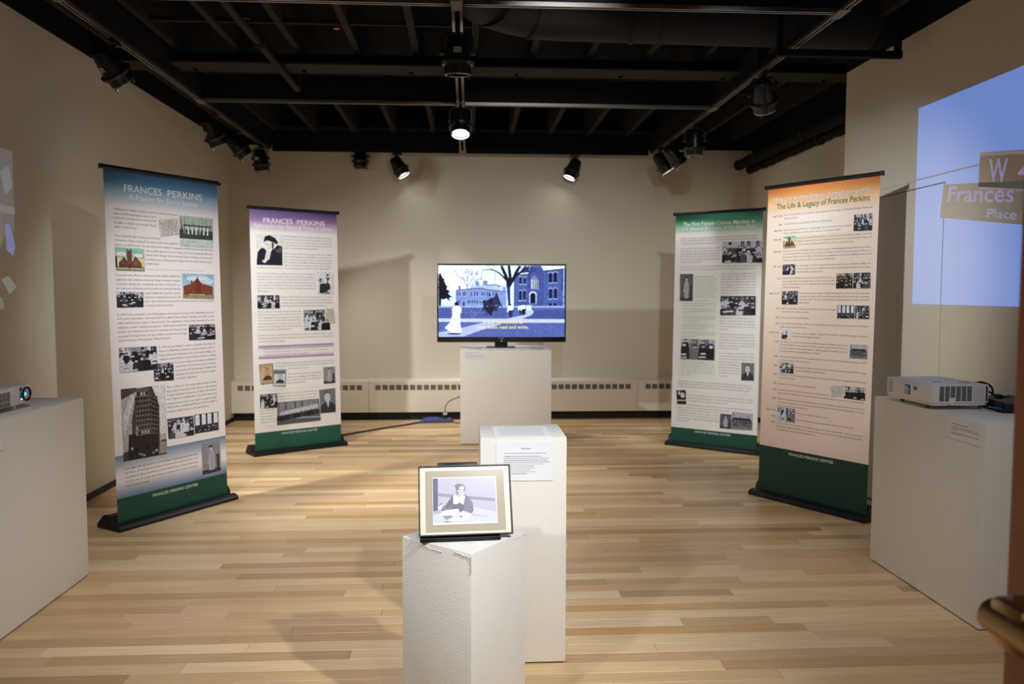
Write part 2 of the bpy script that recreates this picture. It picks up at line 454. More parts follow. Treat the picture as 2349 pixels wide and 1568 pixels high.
# ------------------------------------------------------------------ lighting tracks
TZ = 2.83
def track(label, x0, y0, x1, y1, w=.036, beam=()):
    L = math.hypot(x1 - x0, y1 - y0)
    t = empty('lighting_track', (x0, y0, TZ), math.atan2(y1 - y0, x1 - x0)); tag(t, label, 'lighting track', 'ceiling lighting tracks')
    h = w / 2
    rm = M_BLACK if y0 == TY[2] else M_RAIL  # rear rails coloured black, their dark edge-on look is put into the colour
    MB().box(0, L, -h, -h * .42, 0, .022).build('rail_edge', rm, t)
    MB().box(0, L, h * .42, h, 0, .022).build('rail_edge', rm, t)
    MB().box(0, L, -h, h, .022, .026).build('rail_back', M_DARK, t)
    for a, e in beam: MB().box(a, e, -.03 if y0 != TY[2] else -.012, .03 if y0 != TY[2] else .012, .026, .2).build('carrier_beam', M_BLACK, t)
    MB().box(0, L, -.02, .02, .026, .06).build('carrier_strip', M_BLACK, t)
    return t
TX = (-2.045, -.055, 1.945); TY = (4.1, 6.235, 8.33)
tl = track('left lighting track running from the front to the back of the ceiling', TX[0], -.1, TX[0], TY[2] - .03, beam=((0, 8.4),))
tc = track('centre lighting track pointing straight at the television', TX[1], -.1, TX[1], TY[2] - .03, .058, beam=((5.4, 8.4),))
tr = track('right lighting track running from the front to the back of the ceiling', TX[2], -.1, TX[2], TY[2] - .03, beam=((0, 4.68), (5.28, 8.4)))
for y, l in ((TY[0], 'nearest cross track at the top edge of the picture'), (TY[1], 'middle cross track over the glowing centre lamp'), (TY[2], 'rear cross track along the back wall')):
    for a, e, s in ((TX[0] + .035, TX[1] - .035, 'left half'), (TX[1] + .035, TX[2] - .035, 'right half')):
        track(l + ', ' + s, a, y, e, y, beam=() if y == TY[0] else ((0, e - a),))
M_PLATE = mat('connector_grey', (120, 116, 112), .5, .3)
for x, tk in zip(TX, (tl, tc, tr)):
    for y in TY[:2]:
        MB().box(y + .1 - .07, y + .1 + .07, -.028, .028, -.004, .004).build('junction_plate', M_PLATE, tk)
# ------------------------------------------------------------------ track spotlights
def lamp_proto():
    p = {}
    p['housing'] = MB().lathe([(.03, .07), (.05, .062), (.058, .045), (.064, .0), (.072, -.05), (.074, -.075)], 28).mesh('housing', True)
    p['cooling_flange'] = MB().lathe([(.074, -.072), (.092, -.07), (.094, -.076), (.088, -.092), (.074, -.094)], 28, cap=False).mesh('cooling_flange', True)
    p['front_ring'] = MB().lathe([(.073, -.09), (.072, -.142), (.069, -.142), (.069, -.10)], 28, cap=False).mesh('front_ring', True)
    p['rim'] = MB().lathe([(.0725, -.138), (.0725, -.144), (.066, -.144), (.066, -.139)], 28, cap=False).mesh('rim', True)
    p['lens'] = MB().lathe([(.0, -.116), (.04, -.117), (.068, -.114)], 28, cap=False).mesh('lens', True)
    b = MB()
    for a in (20, 140, 260):
        c, s = math.cos(R(a)), math.sin(R(a))
        b = MB(); b.tube([(.069 * c, .069 * s, -.135), (.068 * c, .068 * s, -.158), (.06 * c, .06 * s, -.164)], .004, 6)
        p['retaining_clip%d' % a] = b.mesh('retaining_clip')
    b = MB().box(-.022, .022, -.0725, -.0705, -.035, -.005); p['sticker'] = b.mesh('sticker')
    b = MB()
    b.tube([(.083, 0, -.03), (.083, 0, .05), (.06, 0, .078), (0, 0, .082), (-.06, 0, .078), (-.083, 0, .05), (-.083, 0, -.03)], .0055, 6)
    p['yoke'] = b.mesh('yoke', True)
    for s in (-1, 1):
        m = MB().tube([(s * .07, 0, -.025), (s * .098, 0, -.025)], .012, 10); p['pivot_knob%d' % s] = m.mesh('pivot_knob', True)
    b = MB().box(-.05, .05, -.014, .014, -.028, 0).mesh('track_adapter', bevel=.004); p['track_adapter'] = b
    p['stem'] = MB().tube([(0, 0, -.026), (0, 0, -.036)], .012, 10).mesh('stem', True)
    mats = {'rim': M_LAMPIN, 'sticker': M_STICK, 'lens': M_LENS}
    for k, me in p.items(): me.materials.append(mats.get(k, M_LAMP))
    return p
LP = lamp_proto()
lens_dim = LP['lens'].copy(); lens_dim.materials.clear(); lens_dim.materials.append(M_LENSD)
def lamp(label, x, y, aim, power, rz=90, z=TZ, angle=46, blend=.7, dim=False, col=WARM, sticker=True, drop=.115, dx=0.0):
    """a black spotlight hanging from the track at (x, y); aim = direction of its beam"""
    t = empty('track_spotlight', (x, y, z)); tag(t, label, 'spotlight', 'black spotlights on the ceiling tracks')
    def add(k, par, q=None, loc=None, me=None):
        o = bpy.data.objects.new((me or LP[k]).name if k not in ('lens',) else 'lens', me or LP[k]); COL.objects.link(o); o.parent = par
        if q is not None: o.rotation_mode = 'QUATERNION'; o.rotation_quaternion = q
        if loc: o.location = loc
        return o
    add('track_adapter', t, Quaternion((0, 0, 1), R(rz)))
    add('stem', t)
    aim = Vector(aim).normalized()
    az = math.atan2(aim.y, aim.x) + R(90)
    qy = Quaternion((0, 0, 1), az)
    pos = (dx, 0, -drop)
    add('yoke', t, qy, pos)
    q = aim.to_track_quat('-Z', 'Y')
    hs = add('housing', t, q, pos)
    for k in LP:
        if k.startswith(('cooling', 'front', 'rim', 'retaining', 'pivot')): add(k, hs)
        if k == 'sticker' and sticker: add(k, hs)
    if dim: add('lens', hs, me=lens_dim)
    else: add('lens', hs)
    if power:
        p = Vector((x + dx, y, z - drop)) + aim * .17
        spot('track_spotlight_beam', p, p + aim, power, angle, blend, col)
    return t
lamp('large black spotlight at the upper left, first on the left track', TX[0], 4.78, (.36, .6, -.68), 250, 90, angle=96, blend=.9, dx=-.05)
lamp('second spotlight along the left track from the front', TX[0] - .02, 6.66, (.3, .4, -.85), 50, 90, angle=70, dx=-.04)
lamp('third spotlight along the left track, tilted to the right', TX[0] - .02, 7.3, (.6, .3, -.74), 60, 90, angle=60, dx=-.03)
lamp('fourth spotlight on the left track, near the far left corner', TX[0], 7.97, (.06, .2, -1), 0, 90, dim=True)
lamp('dark spotlight pointing down at the top of the centre track', TX[1], 4.42, (0, .12, -1), 0, 90, dim=True)
lamp('glowing spotlight in the middle of the ceiling, its white lens facing us', TX[1], 6.16, (.0, -.36, -.9), 150, 90, angle=84, blend=1)
lamp('lit spotlight on the rear track left of the television, tilted right', -.735, TY[2], (.5, -.09, -.86), 100, 0, angle=44, blend=1)
lamp('lit spotlight on the rear track right of the television, tilted left', 1.125, TY[2], (-.4, -.1, -.9), 100, 0, angle=44, blend=1)
lamp('large spotlight on the right track, nearest to the right wall', TX[2] + .01, 5.2, (.3, .5, -.84), 50, 90, sticker=False)
lamp('spotlight in the middle of the right track, pointing down', TX[2] + .02, 6.8, (.05, .2, -.97), 40, 90, sticker=False)
lamp('upper one of the two spotlights paired near the far end of the right track', TX[2] + .01, 7.55, (.72, .05, -.7), 20, 90, sticker=False)
lamp('lower one of the two spotlights paired near the far end of the right track', TX[2] - .01, 7.9, (.55, -.1, -.84), 12, 90)
lamp('spotlight mostly hidden above the rear track, only its rim showing', -1.13, 8.45, (0, 0, -1), 0, 0, z=TZ + .115, dim=True, sticker=False)

# ------------------------------------------------------------------ printed matter
_tc = {}
def glyphs(s, res=2, bold=0.0):
    k = (s, res, bold)
    if k in _tc: return _tc[k]
    c = bpy.data.curves.new('t', 'FONT'); c.body = s; c.size = 1; c.resolution_u = res; c.fill_mode = 'FRONT'; c.offset = bold
    o = bpy.data.objects.new('t', c)
    me = bpy.data.meshes.new_from_object(o)
    vs = [tuple(v.co) for v in me.vertices]; fs = [tuple(p.vertices) for p in me.polygons]
    bpy.data.objects.remove(o); bpy.data.curves.remove(c); bpy.data.meshes.remove(me)
    xs = [v[0] for v in vs] or [0, 1]
    _tc[k] = (vs, fs, min(xs), max(xs))
    return _tc[k]
def put_text(b, s, x0, x1, ymid, size, col, fn, res=2, bold=0.0):
    """text fitted between x0 and x1, vertically centred on ymid; fn maps (x, y) to a point"""
    vs, fs, a, e = glyphs(s, res, bold)
    k = (x1 - x0) / (e - a)
    base = ymid - (.25 if s.upper() != s else .34) * size
    b.add([fn(x0 + (v[0] - a) * k, base + v[1] * size) for v in vs], fs, col)
def ell(cx, cy, rx, ry, n=12, a0=0.0, a1=360.0):
    return [(cx + rx * math.cos(R(a0 + (a1 - a0) * i / n)), cy + ry * math.sin(R(a0 + (a1 - a0) * i / n))) for i in range(n)]
def g(v): return (v, v, min(255, v * 1.04 + 3))
def person(p, x, y, h, body, face=200, hat=None):
    p.append(([(x - .2 * h, y - h), (x + .2 * h, y - h), (x + .17 * h, y - .3 * h), (x + .08 * h, y - .17 * h), (x - .08 * h, y - .17 * h), (x - .17 * h, y - .3 * h)], g(body)))
    p.append((ell(x, y - .08 * h, .075 * h, .1 * h, 10), g(face)))
    if hat is not None: p.append((ell(x, y, .1 * h, .055 * h, 10), g(hat)))
def draw(kind, r):
    """picture elements of one printed photograph: (points in 0..1, colour)"""
    q = lambda x0, y0, x1, y1: [(x0, y0), (x1, y0), (x1, y1), (x0, y1)]
    p = []
    if kind in ('crowd', 'sepia', 'meeting', 'men', 'line'):
        top = r.choice([60, 90, 150, 190]) if kind == 'crowd' else 175
        p.append((q(0, 0, 1, 1), g(62)))
        p.append((q(0, .55, 1, 1), g(top)))
        for k in range(5): 
            x = r.random(); p.append((q(x, .6, min(1, x + .08), .98), g(r.choice([40, 120, 215]))))
        if kind == 'meeting':
            p[:] = [(q(0, 0, 1, 1), g(55)), (q(0, .68, 1, 1), g(196))]
            for x in (.47, .62, .84): p.append((q(x, .66, x + .08, 1), g(60))); p.append(([(x + .02, .66), (x + .06, .66), (x + .04, .98)], g(190)))
            p.append((q(.16, .84, .24, .97), g(45)))
            p.append(([(.42, .1), (.9, .22), (.75, .5), (.5, .45)], g(30))); p.append(([(.45, .05), (.62, .05), (.55, .45), (.46, .4)], g(205)))
        if kind == 'line':
            p[:] = [(q(0, 0, 1, 1), g(95)), ([(0, .35), (1, .55), (1, 1), (0, 1)], g(120)), ([(.06, .36), (.97, .5), (.97, .78), (.06, .56)], g(190)), ([(0, 0), (1, 0), (1, .2), (0, .3)], g(88)), ([(0, .25), (1, .15), (1, .2), (0, .34)], g(165))]
            for k in range(16): p.append((q(.08 + k * .055, .62 + .01 * k, .1 + k * .055, .95), g(r.choice([70, 150, 165]))))
            for k in range(26): person(p, .04 + k * .036, .42 + k * .006 + r.uniform(-.02, .02), .24, r.choice([35, 45, 60]), 120)
            return p
        rows = 2 if kind == 'men' else 3
        for row in range(rows):
            n = {'men': 4, 'meeting': 8}.get(kind, r.randint(4, 7))
            y = (.9, .72, .5)[row + (1 if kind == 'meeting' else 0)] if row + (1 if kind == 'meeting' else 0) < 3 else .4
            h = (.62 if kind == 'men' else .42) * (1 + .25 * row)
            for k in range(n):
                x = (k + .5 + r.uniform(-.25, .25)) / n
                person(p, min(.93, max(.07, x)), min(.97, y + r.uniform(-.06, .06)), min(h, y + .05), r.choice([28, 36, 50, 80, 205] if kind != 'men' else [25, 35, 120, 205]), r.randint(165, 225), r.choice([None, 30, 60]))
        for k in range(5):
            x, y = r.random() * .9, r.random() * .3
            p.append(([(x, y), (x + .16, y + .02), (x + .12, y + .1), (x - .02, y + .07)], g(r.choice([25, 190, 215]))))
        out = []
        for pts, c in p:
            c2 = c if kind != 'sepia' else (min(255, c[0] * 1.06), c[1] * .96, c[2] * .8)
            out.append(([(min(1, max(0, a)), min(1, max(0, e))) for a, e in pts], c2))
        return out
    if kind == 'paper':
        p.append((q(0, 0, 1, 1), (206, 200, 188)))
        for k in range(11): p.append((q(.1, .1 + k * .065, .9 - (.2 if k == 0 else .02 * r.random()), .125 + k * .065), (165, 158, 148)))
        p.append((q(.3, .87, .7, .9), (120, 112, 104)))
    elif kind == 'house':
        p += [(q(0, 0, 1, 1), g(70)), (q(0, .55, 1, 1), (176, 192, 178)), (q(0, 0, 1, .25), (196, 206, 204))]
        for k in range(7): p.append((q(.12 + k * .115, .4, .17 + k * .115, .68), (222, 226, 226)))
        p.append((q(.1, .66, .95, .72), (84, 92, 88))); p.append(([(.48, .12), (.56, .36), (.64, .34), (.75, .08)], (206, 210, 210)))
        for k in range(12):
            x = r.random(); p.append(([(x, .28), (min(1, x + .03), .28), (min(1, max(0, x + r.uniform(-.1, .1))), 1)], g(r.randint(40, 110))))
        p.append((q(0, .25, 1, .38), (60, 76, 62)))
    elif kind == 'church':
        p += [(q(0, 0, 1, 1), (150, 196, 180)), (q(0, .2, 1, .55), (238, 206, 150)), (q(0, 0, 1, .16), (120, 140, 70)), (q(0, .06, 1, .12), (196, 186, 160))]
        p += [(ell(.2, .72, .18, .1), (232, 228, 206)), (ell(.8, .68, .16, .1), (228, 226, 206))]
        p += [(q(.4, .12, .57, .86), (118, 66, 52)), (q(.4, .86, .44, .96), (104, 60, 50)), (q(.53, .86, .57, .96), (104, 60, 50)), (q(.46, .86, .51, .91), (104, 60, 50))]
        p += [([(.12, .12), (.4, .12), (.4, .42), (.3, .58), (.2, .42), (.12, .36)], (112, 62, 50)), ([(.55, .12), (.92, .12), (.9, .34), (.7, .66), (.57, .4)], (124, 70, 56)), ([(.12, .36), (.3, .6), (.42, .42), (.3, .56)], (70, 58, 60))]
        p += [(ell(.485, .62, .03, .08), (70, 80, 96)), (ell(.26, .32, .04, .1), (80, 86, 96)), (ell(.7, .36, .06, .12), (92, 100, 110)), (q(.46, .1, .52, .28), (60, 44, 44)), (q(0, .12, .06, .6), (40, 52, 46))]
    elif kind == 'brick':
        p += [(q(0, 0, 1, 1), (150, 190, 214)), (ell(.5, .8, .4, .12), (214, 226, 228)), (ell(.8, .7, .2, .1), (206, 220, 226)), (q(0, 0, 1, .18), (150, 142, 112))]
        p += [([(.03, .14), (.03, .48), (.3, .62), (.48, .84), (.6, .62), (.97, .5), (.97, .16), (.42, .12)], (140, 70, 48)), ([(.4, .12), (.4, .7), (.48, .84), (.6, .62), (.58, .14)], (116, 52, 40)), (q(.27, .6, .31, .74), (100, 50, 42)), (q(.46, .82, .49, .9), (96, 48, 42))]
        for i in range(3):
            for k in range(10):
                if .38 < .07 + k * .09 < .4: continue
                p.append((q(.07 + k * .09, .2 + i * .12, .1 + k * .09, .27 + i * .12), (74, 62, 60)))
        p.append((q(.2, .14, .7, .18), (196, 186, 164)))
    elif kind == 'tower':
        p += [(q(0, 0, 1, 1), (176, 170, 168)), (q(.62, .3, 1, 1), (214, 212, 210)), ([(0, .85), (.35, .95), (.35, 1), (0, 1)], (80, 66, 62)), ([(0, 0), (1, 0), (1, .22), (0, .12)], (70, 58, 54))]
        p += [([(.2, .12), (.22, .55), (.36, .98), (.7, 1), (.86, .72), (.84, .08), (.2, .06)], (72, 64, 62)), ([(.22, .12), (.3, .5), (.4, .97), (.62, .98), (.66, .1)], (96, 88, 84)), ([(.1, 0), (.8, 0), (.82, .34), (.14, .36)], (44, 36, 36))]
        for i in range(9):
            for k in range(5):
                p.append((q(.3 + k * .065 + .012 * i * (i < 6), .34 + i * .068, .335 + k * .065 + .012 * i * (i < 6), .385 + i * .068), g(r.choice([30, 36, 170, 40]))))
            for k in range(3): p.append((q(.69 + k * .05, .36 + i * .06 - k * .012, .715 + k * .05, .4 + i * .06 - k * .012), g(26)))
            p.append(([(.3, .325 + i * .068), (.64, .33 + i * .068), (.84, .31 + i * .06), (.84, .315 + i * .06), (.64, .34 + i * .068), (.3, .335 + i * .068)], (130, 122, 118)))
        p += [([(.02, .3), (.3, .9), (.2, .92), (.0, .6)], (204, 198, 196)), ([(.8, .02), (1, .02), (1, .18), (.84, .2)], (150, 140, 134))]
        for k in range(14): p.append((ell(.1 + .75 * r.random(), .03 + .14 * r.random(), .03, .02, 8), g(r.choice([130, 170, 20]))))
    elif kind == 'windows':
        p += [(q(0, 0, 1, 1), g(38)), (q(0, .3, 1, .4), g(60))]
        for x in (.04, .3, .54, .8): p.append((q(x, .42, x + .17, .97), g(222)))
        for k in range(22): p.append((ell(r.random() * .94 + .03, r.random() * .3 + .03, .03, .03, 8), g(r.choice([150, 110, 20, 190]))))
    elif kind == 'figure':
        bg = r.choice([120, 140, 90])
        p += [(q(0, 0, 1, 1), g(bg)), (q(0, 0, 1, .14), g(58)), (q(.78, .1, .95, .6), g(48))]
        for k in range(10): p.append((q(0, .16 + k * .085, 1, .17 + k * .085), g(bg + 16)))
        p += [([(.36, .1), (.66, .1), (.68, .42), (.64, .7), (.56, .74), (.46, .74), (.38, .7), (.34, .42)], g(176)), ([(.34, .66), (.4, .7), (.36, .4), (.28, .36)], g(150)), ([(.62, .7), (.68, .66), (.74, .4), (.66, .38)], g(150)), ([(.5, .72), (.52, .72), (.53, .12), (.49, .12)], g(112)), (ell(.51, .8, .075, .06), g(206)), (ell(.51, .86, .13, .028), g(52)), (ell(.51, .88, .07, .035), g(52)), (q(.38, .05, .48, .1), g(24)), (q(.54, .05, .64, .1), g(24)), (ell(.32, .37, .04, .03), g(206))]
    elif kind == 'portrait':
        p += [(q(0, 0, 1, 1), (226, 224, 220)), ([(0, 0), (1, 0), (1, .62), (.82, .66), (.66, .52), (.4, .52), (.2, .56), (.06, .42), (.02, .2)], (34, 38, 50)), ([(.72, .5), (.98, .6), (.98, .42), (.8, .4)], (92, 76, 72))]
        p += [([(.4, .5), (.58, .48), (.5, .2), (.36, .1), (.3, .14)], (222, 214, 210)), (ell(.48, .62, .17, .19, 16), (232, 226, 220)), ([(.28, .74), (.34, .93), (.52, .98), (.74, .88), (.84, .74), (.8, .68), (.62, .76), (.42, .8)], (30, 32, 44)), ([(.6, .76), (.68, .72), (.66, .56), (.6, .5)], (48, 44, 50))]
        p += [(ell(.4, .67, .03, .014), (60, 56, 60)), (ell(.53, .67, .03, .014), (60, 56, 60)), ([(.45, .6), (.5, .6), (.475, .66)], (196, 186, 180)), (ell(.47, .54, .05, .012), (140, 96, 92)), (ell(.3, .12, .08, .05), (220, 208, 202))]
    elif kind == 'mother':
        p += [(q(0, 0, 1, 1), (218, 220, 224)), ([(.1, .04), (.62, .04), (.6, .46), (.4, .5), (.14, .46)], (38, 44, 56)), ([(.55, .1), (.84, .24), (.8, .44), (.62, .56), (.5, .4)], (48, 52, 62)), (ell(.22, .62, .11, .1), (40, 42, 52)), (ell(.29, .6, .08, .08), (196, 190, 190)), (ell(.66, .86, .07, .06), (60, 60, 68)), ([(.5, .76), (.84, .74), (.72, .66), (.66, .5), (.6, .68)], (48, 50, 62)), (ell(.62, .06, .2, .05), (120, 120, 128))]
    elif kind in ('bust', 'poster', 'poster2'):
        if kind == 'bust':
            p += [(q(0, 0, 1, 1), g(118)), ([(0, 0), (1, 0), (.98, .3), (.7, .46), (.36, .46), (.05, .3)], g(56)), ([(.42, .44), (.62, .44), (.52, .22)], g(206)), (ell(.5, .66, .19, .22, 16), g(198)), ([(.3, .7), (.34, .88), (.5, .92), (.68, .88), (.71, .7), (.62, .82), (.4, .82)], g(84)), (ell(.43, .68, .03, .012), g(60)), (ell(.58, .68, .03, .012), g(60)), (ell(.5, .54, .06, .012), g(110))]
        else:
            c = (206, 176, 142) if kind == 'poster' else (214, 220, 226)
            k = (84, 60, 44) if kind == 'poster' else (46, 66, 82)
            p += [(q(0, 0, 1, 1), k), (q(.04, .03, .96, .97), c), (ell(.55, .58, .2, .2, 16), tuple(v * .9 for v in c)), ([(.2, .17), (.9, .17), (.86, .34), (.62, .42), (.44, .4), (.26, .32)], k), (ell(.48, .6, .03, .012), k), (ell(.63, .6, .03, .012), k), (ell(.55, .48, .06, .012), k), ([(.36, .66), (.44, .78), (.64, .79), (.74, .68), (.72, .74), (.56, .82), (.4, .78)], k)]
            if kind == 'poster2': p += [(q(.08, .74, .92, .94), (40, 58, 74))]
    elif kind == 'book':
        p += [(q(0, 0, 1, 1), g(30)), (ell(.66, .62, .22, .22), g(206)), (ell(.3, .8, .16, .14), g(190)), (q(0, .24, 1, .3), g(220)), ([(.3, .3), (.95, .3), (.8, .46), (.5, .46)], g(44))]
    elif kind == 'hall':
        p += [(q(0, 0, 1, 1), g(176)), (q(0, 0, 1, .2), g(120)), ([(.02, .18), (.02, .56), (.12, .66), (.86, .66), (.98, .52), (.98, .18)], g(92)), ([(.02, .56), (.12, .68), (.86, .68), (.98, .54)], g(44)), (q(.06, .66, .1, .92), g(120)), (q(.8, .66, .84, .76), g(70))]
        for i in range(4):
            for k in range(10): p.append((q(.06 + k * .09, .22 + i * .085, .1 + k * .09, .27 + i * .085), g(r.choice([50, 160, 60]))))
    return [([(min(1, max(0, a)), min(1, max(0, e))) for a, e in pts], c) for pts, c in p]
T1=[
('T1',0.158,0.844,0.0495,'FRANCES PERKINS'),
('T2',0.197,0.797,0.0759,'A Passion for Social Justice'),
('b',0.068,0.606,0.1117,"Chafing at her family's insistence that she remain at home and"),
('b',0.066,0.416,0.1243,'await a suitable marriage prospect, Fannie'),
('b',0.065,0.415,0.1361,'took a job teaching science at Ferry Hall'),
('b',0.066,0.419,0.1495,'(at right), an all-girls school in the Chicago'),
('b',0.066,0.25,0.1615,'suburb of Lake Forest.'),
('b',0.068,0.451,0.1865,'There began the first of many personal trans-'),
('b',0.067,0.603,0.1988,'formations. Fannie changed her name to the more dignified,'),
('b',0.065,0.929,0.2117,'gender neutral "Frances." She also rejected her family\'s Congregational faith and joined the Episcopal'),
('b',0.314,0.928,0.2246,'Church, which gave her access to many of the most wealthy and influential'),
('b',0.313,0.927,0.2367,'citizens in the Chicago area. She became adept at forging connections with'),
('b',0.314,0.925,0.2497,'powerful people, cultivating relationships with those who shared her pro-'),
('b',0.313,0.428,0.2617,'gressive views.'),
('b',0.063,0.615,0.297,"In her spare time, Frances volunteered at Jane Addams' Hull House"),
('b',0.064,0.614,0.3097,'(right) and other settlement houses in Chicago, institutions designed'),
('b',0.064,0.614,0.322,'to provide educational, recreational, and other social services to'),
('b',0.063,0.613,0.3344,'the urban poor. Believing that the poverty she witnessed was the'),
('b',0.292,0.612,0.3478,'result of unfair labor practices—partic-'),
('b',0.292,0.611,0.3597,'ularly those targeting women and chil-'),
('b',0.292,0.924,0.3719,'dren—she became interested in the role trade and labor unions could play'),
('b',0.293,0.543,0.384,'to protect workers from harm.'),
('b',0.065,0.926,0.4089,'In 1907, Frances accepted a job in Philadelphia as the General Secretary of the Philadelphia Research'),
('b',0.063,0.925,0.4207,'& Protective Association—started by Hull House alumna, Frances Kellor. Earning a mere $50 a month'),
('b',0.064,0.926,0.4329,'while simultaneously trying to raise money for the organization, Frances helped immigrant women'),
('b',0.065,0.651,0.4455,'misled by so-called "employment agencies," which acted as fronts for'),
('b',0.064,0.652,0.4577,'brothels. She lobbied law enforcement to put them out of business and'),
('b',0.065,0.651,0.4703,'succeeded. During this time, she also studied economics and sociology'),
('b',0.065,0.5,0.4825,"at the University of Pennsylvania's Wharton School."),
('s',0.314,0.832,0.278,'Left: Frances received the news that she had been confirmed into the Church of the Holy Spirit'),
('b',0.397,0.925,0.5078,'In 1909, an opportunity to study at Columbia University led'),
('b',0.396,0.924,0.52,'Frances to Manhattan. Quickly becoming a member of the vi-'),
('b',0.395,0.925,0.5323,'brant political and intellectual scene in Greenwich Village, she'),
('b',0.396,0.928,0.5443,'engaged in tireless efforts to improve the lives of the poor, writing'),
('b',0.536,0.926,0.5575,"her master's thesis on the subject of childhood"),
('b',0.536,0.925,0.5696,'malnutrition. Her advocacy began to attract'),
('b',0.535,0.926,0.5821,'notice and in 1912 she was appointed Executive'),
('b',0.536,0.925,0.5944,'Secretary of the New York Consumers League,'),
('b',0.537,0.74,0.6064,'a nonprofit organization.'),
('b',0.451,0.928,0.6301,'Then, on March 25, 1911, while visiting a friend on Wash-'),
('b',0.449,0.926,0.6421,'ington Square Park, Frances was witness to the infamous'),
('b',0.449,0.926,0.6543,'Triangle Shirtwaist Factory fire, in which 146 workers'),
('b',0.449,0.925,0.6663,'died. Trapped in a building with no fire exits, many young'),
('b',0.449,0.926,0.6796,'immigrant women leapt to their deaths to escape the blaze.'),
('b',0.449,0.927,0.6908,"That horrific scene galvanized Frances' resolve to fight for"),
('b',0.447,0.845,0.7037,"workplace safety measures in the city's factories."),
('b',0.07,0.718,0.8489,'In the wake of the fire, with furor over working conditions growing, New York'),
('b',0.068,0.717,0.8611,'City Mayor, Al Smith appointed Frances Executive Secretary of the New York'),
('b',0.069,0.719,0.8736,"Committee on Safety. She'd been recommended by former United States Presi-"),
('b',0.07,0.718,0.8859,'dent Theodore Roosevelt, with whom she corresponded on behalf of the New'),
('b',0.07,0.275,0.8985,'York Consumers League.'),
('C',0.294,0.706,0.9439,'FRANCES PERKINS CENTER'),
]
P1=[
('paper',(0.434,0.1293),(0.608,0.1217),(0.62,0.1675),(0.449,0.1786)),
('house',(0.625,0.1108),(0.943,0.1117),(0.934,0.2031),(0.619,0.2032)),
('church',(0.065,0.2178),(0.299,0.2195),(0.298,0.2836),(0.065,0.2832)),
('brick',(0.629,0.2868),(0.933,0.2884),(0.927,0.3653),(0.63,0.3629)),
('crowd',(0.063,0.3434),(0.279,0.3441),(0.278,0.3875),(0.062,0.3882)),
('crowd',(0.674,0.4439),(0.928,0.4449),(0.929,0.4936),(0.672,0.492)),
('crowd',(0.064,0.5019),(0.377,0.5032),(0.378,0.5724),(0.063,0.5723)),
('crowd',(0.344,0.5558),(0.517,0.5558),(0.517,0.6094),(0.345,0.607)),
('tower',(0.065,0.6194),(0.433,0.6207),(0.43,0.8286),(0.065,0.827)),
('crowd',(0.445,0.7244),(0.687,0.7269),(0.686,0.7869),(0.45,0.7859)),
('windows',(0.696,0.725),(0.931,0.7263),(0.93,0.7854),(0.695,0.7843)),
('figure',(0.754,0.8202),(0.936,0.8206),(0.939,0.9189),(0.755,0.919)),
]
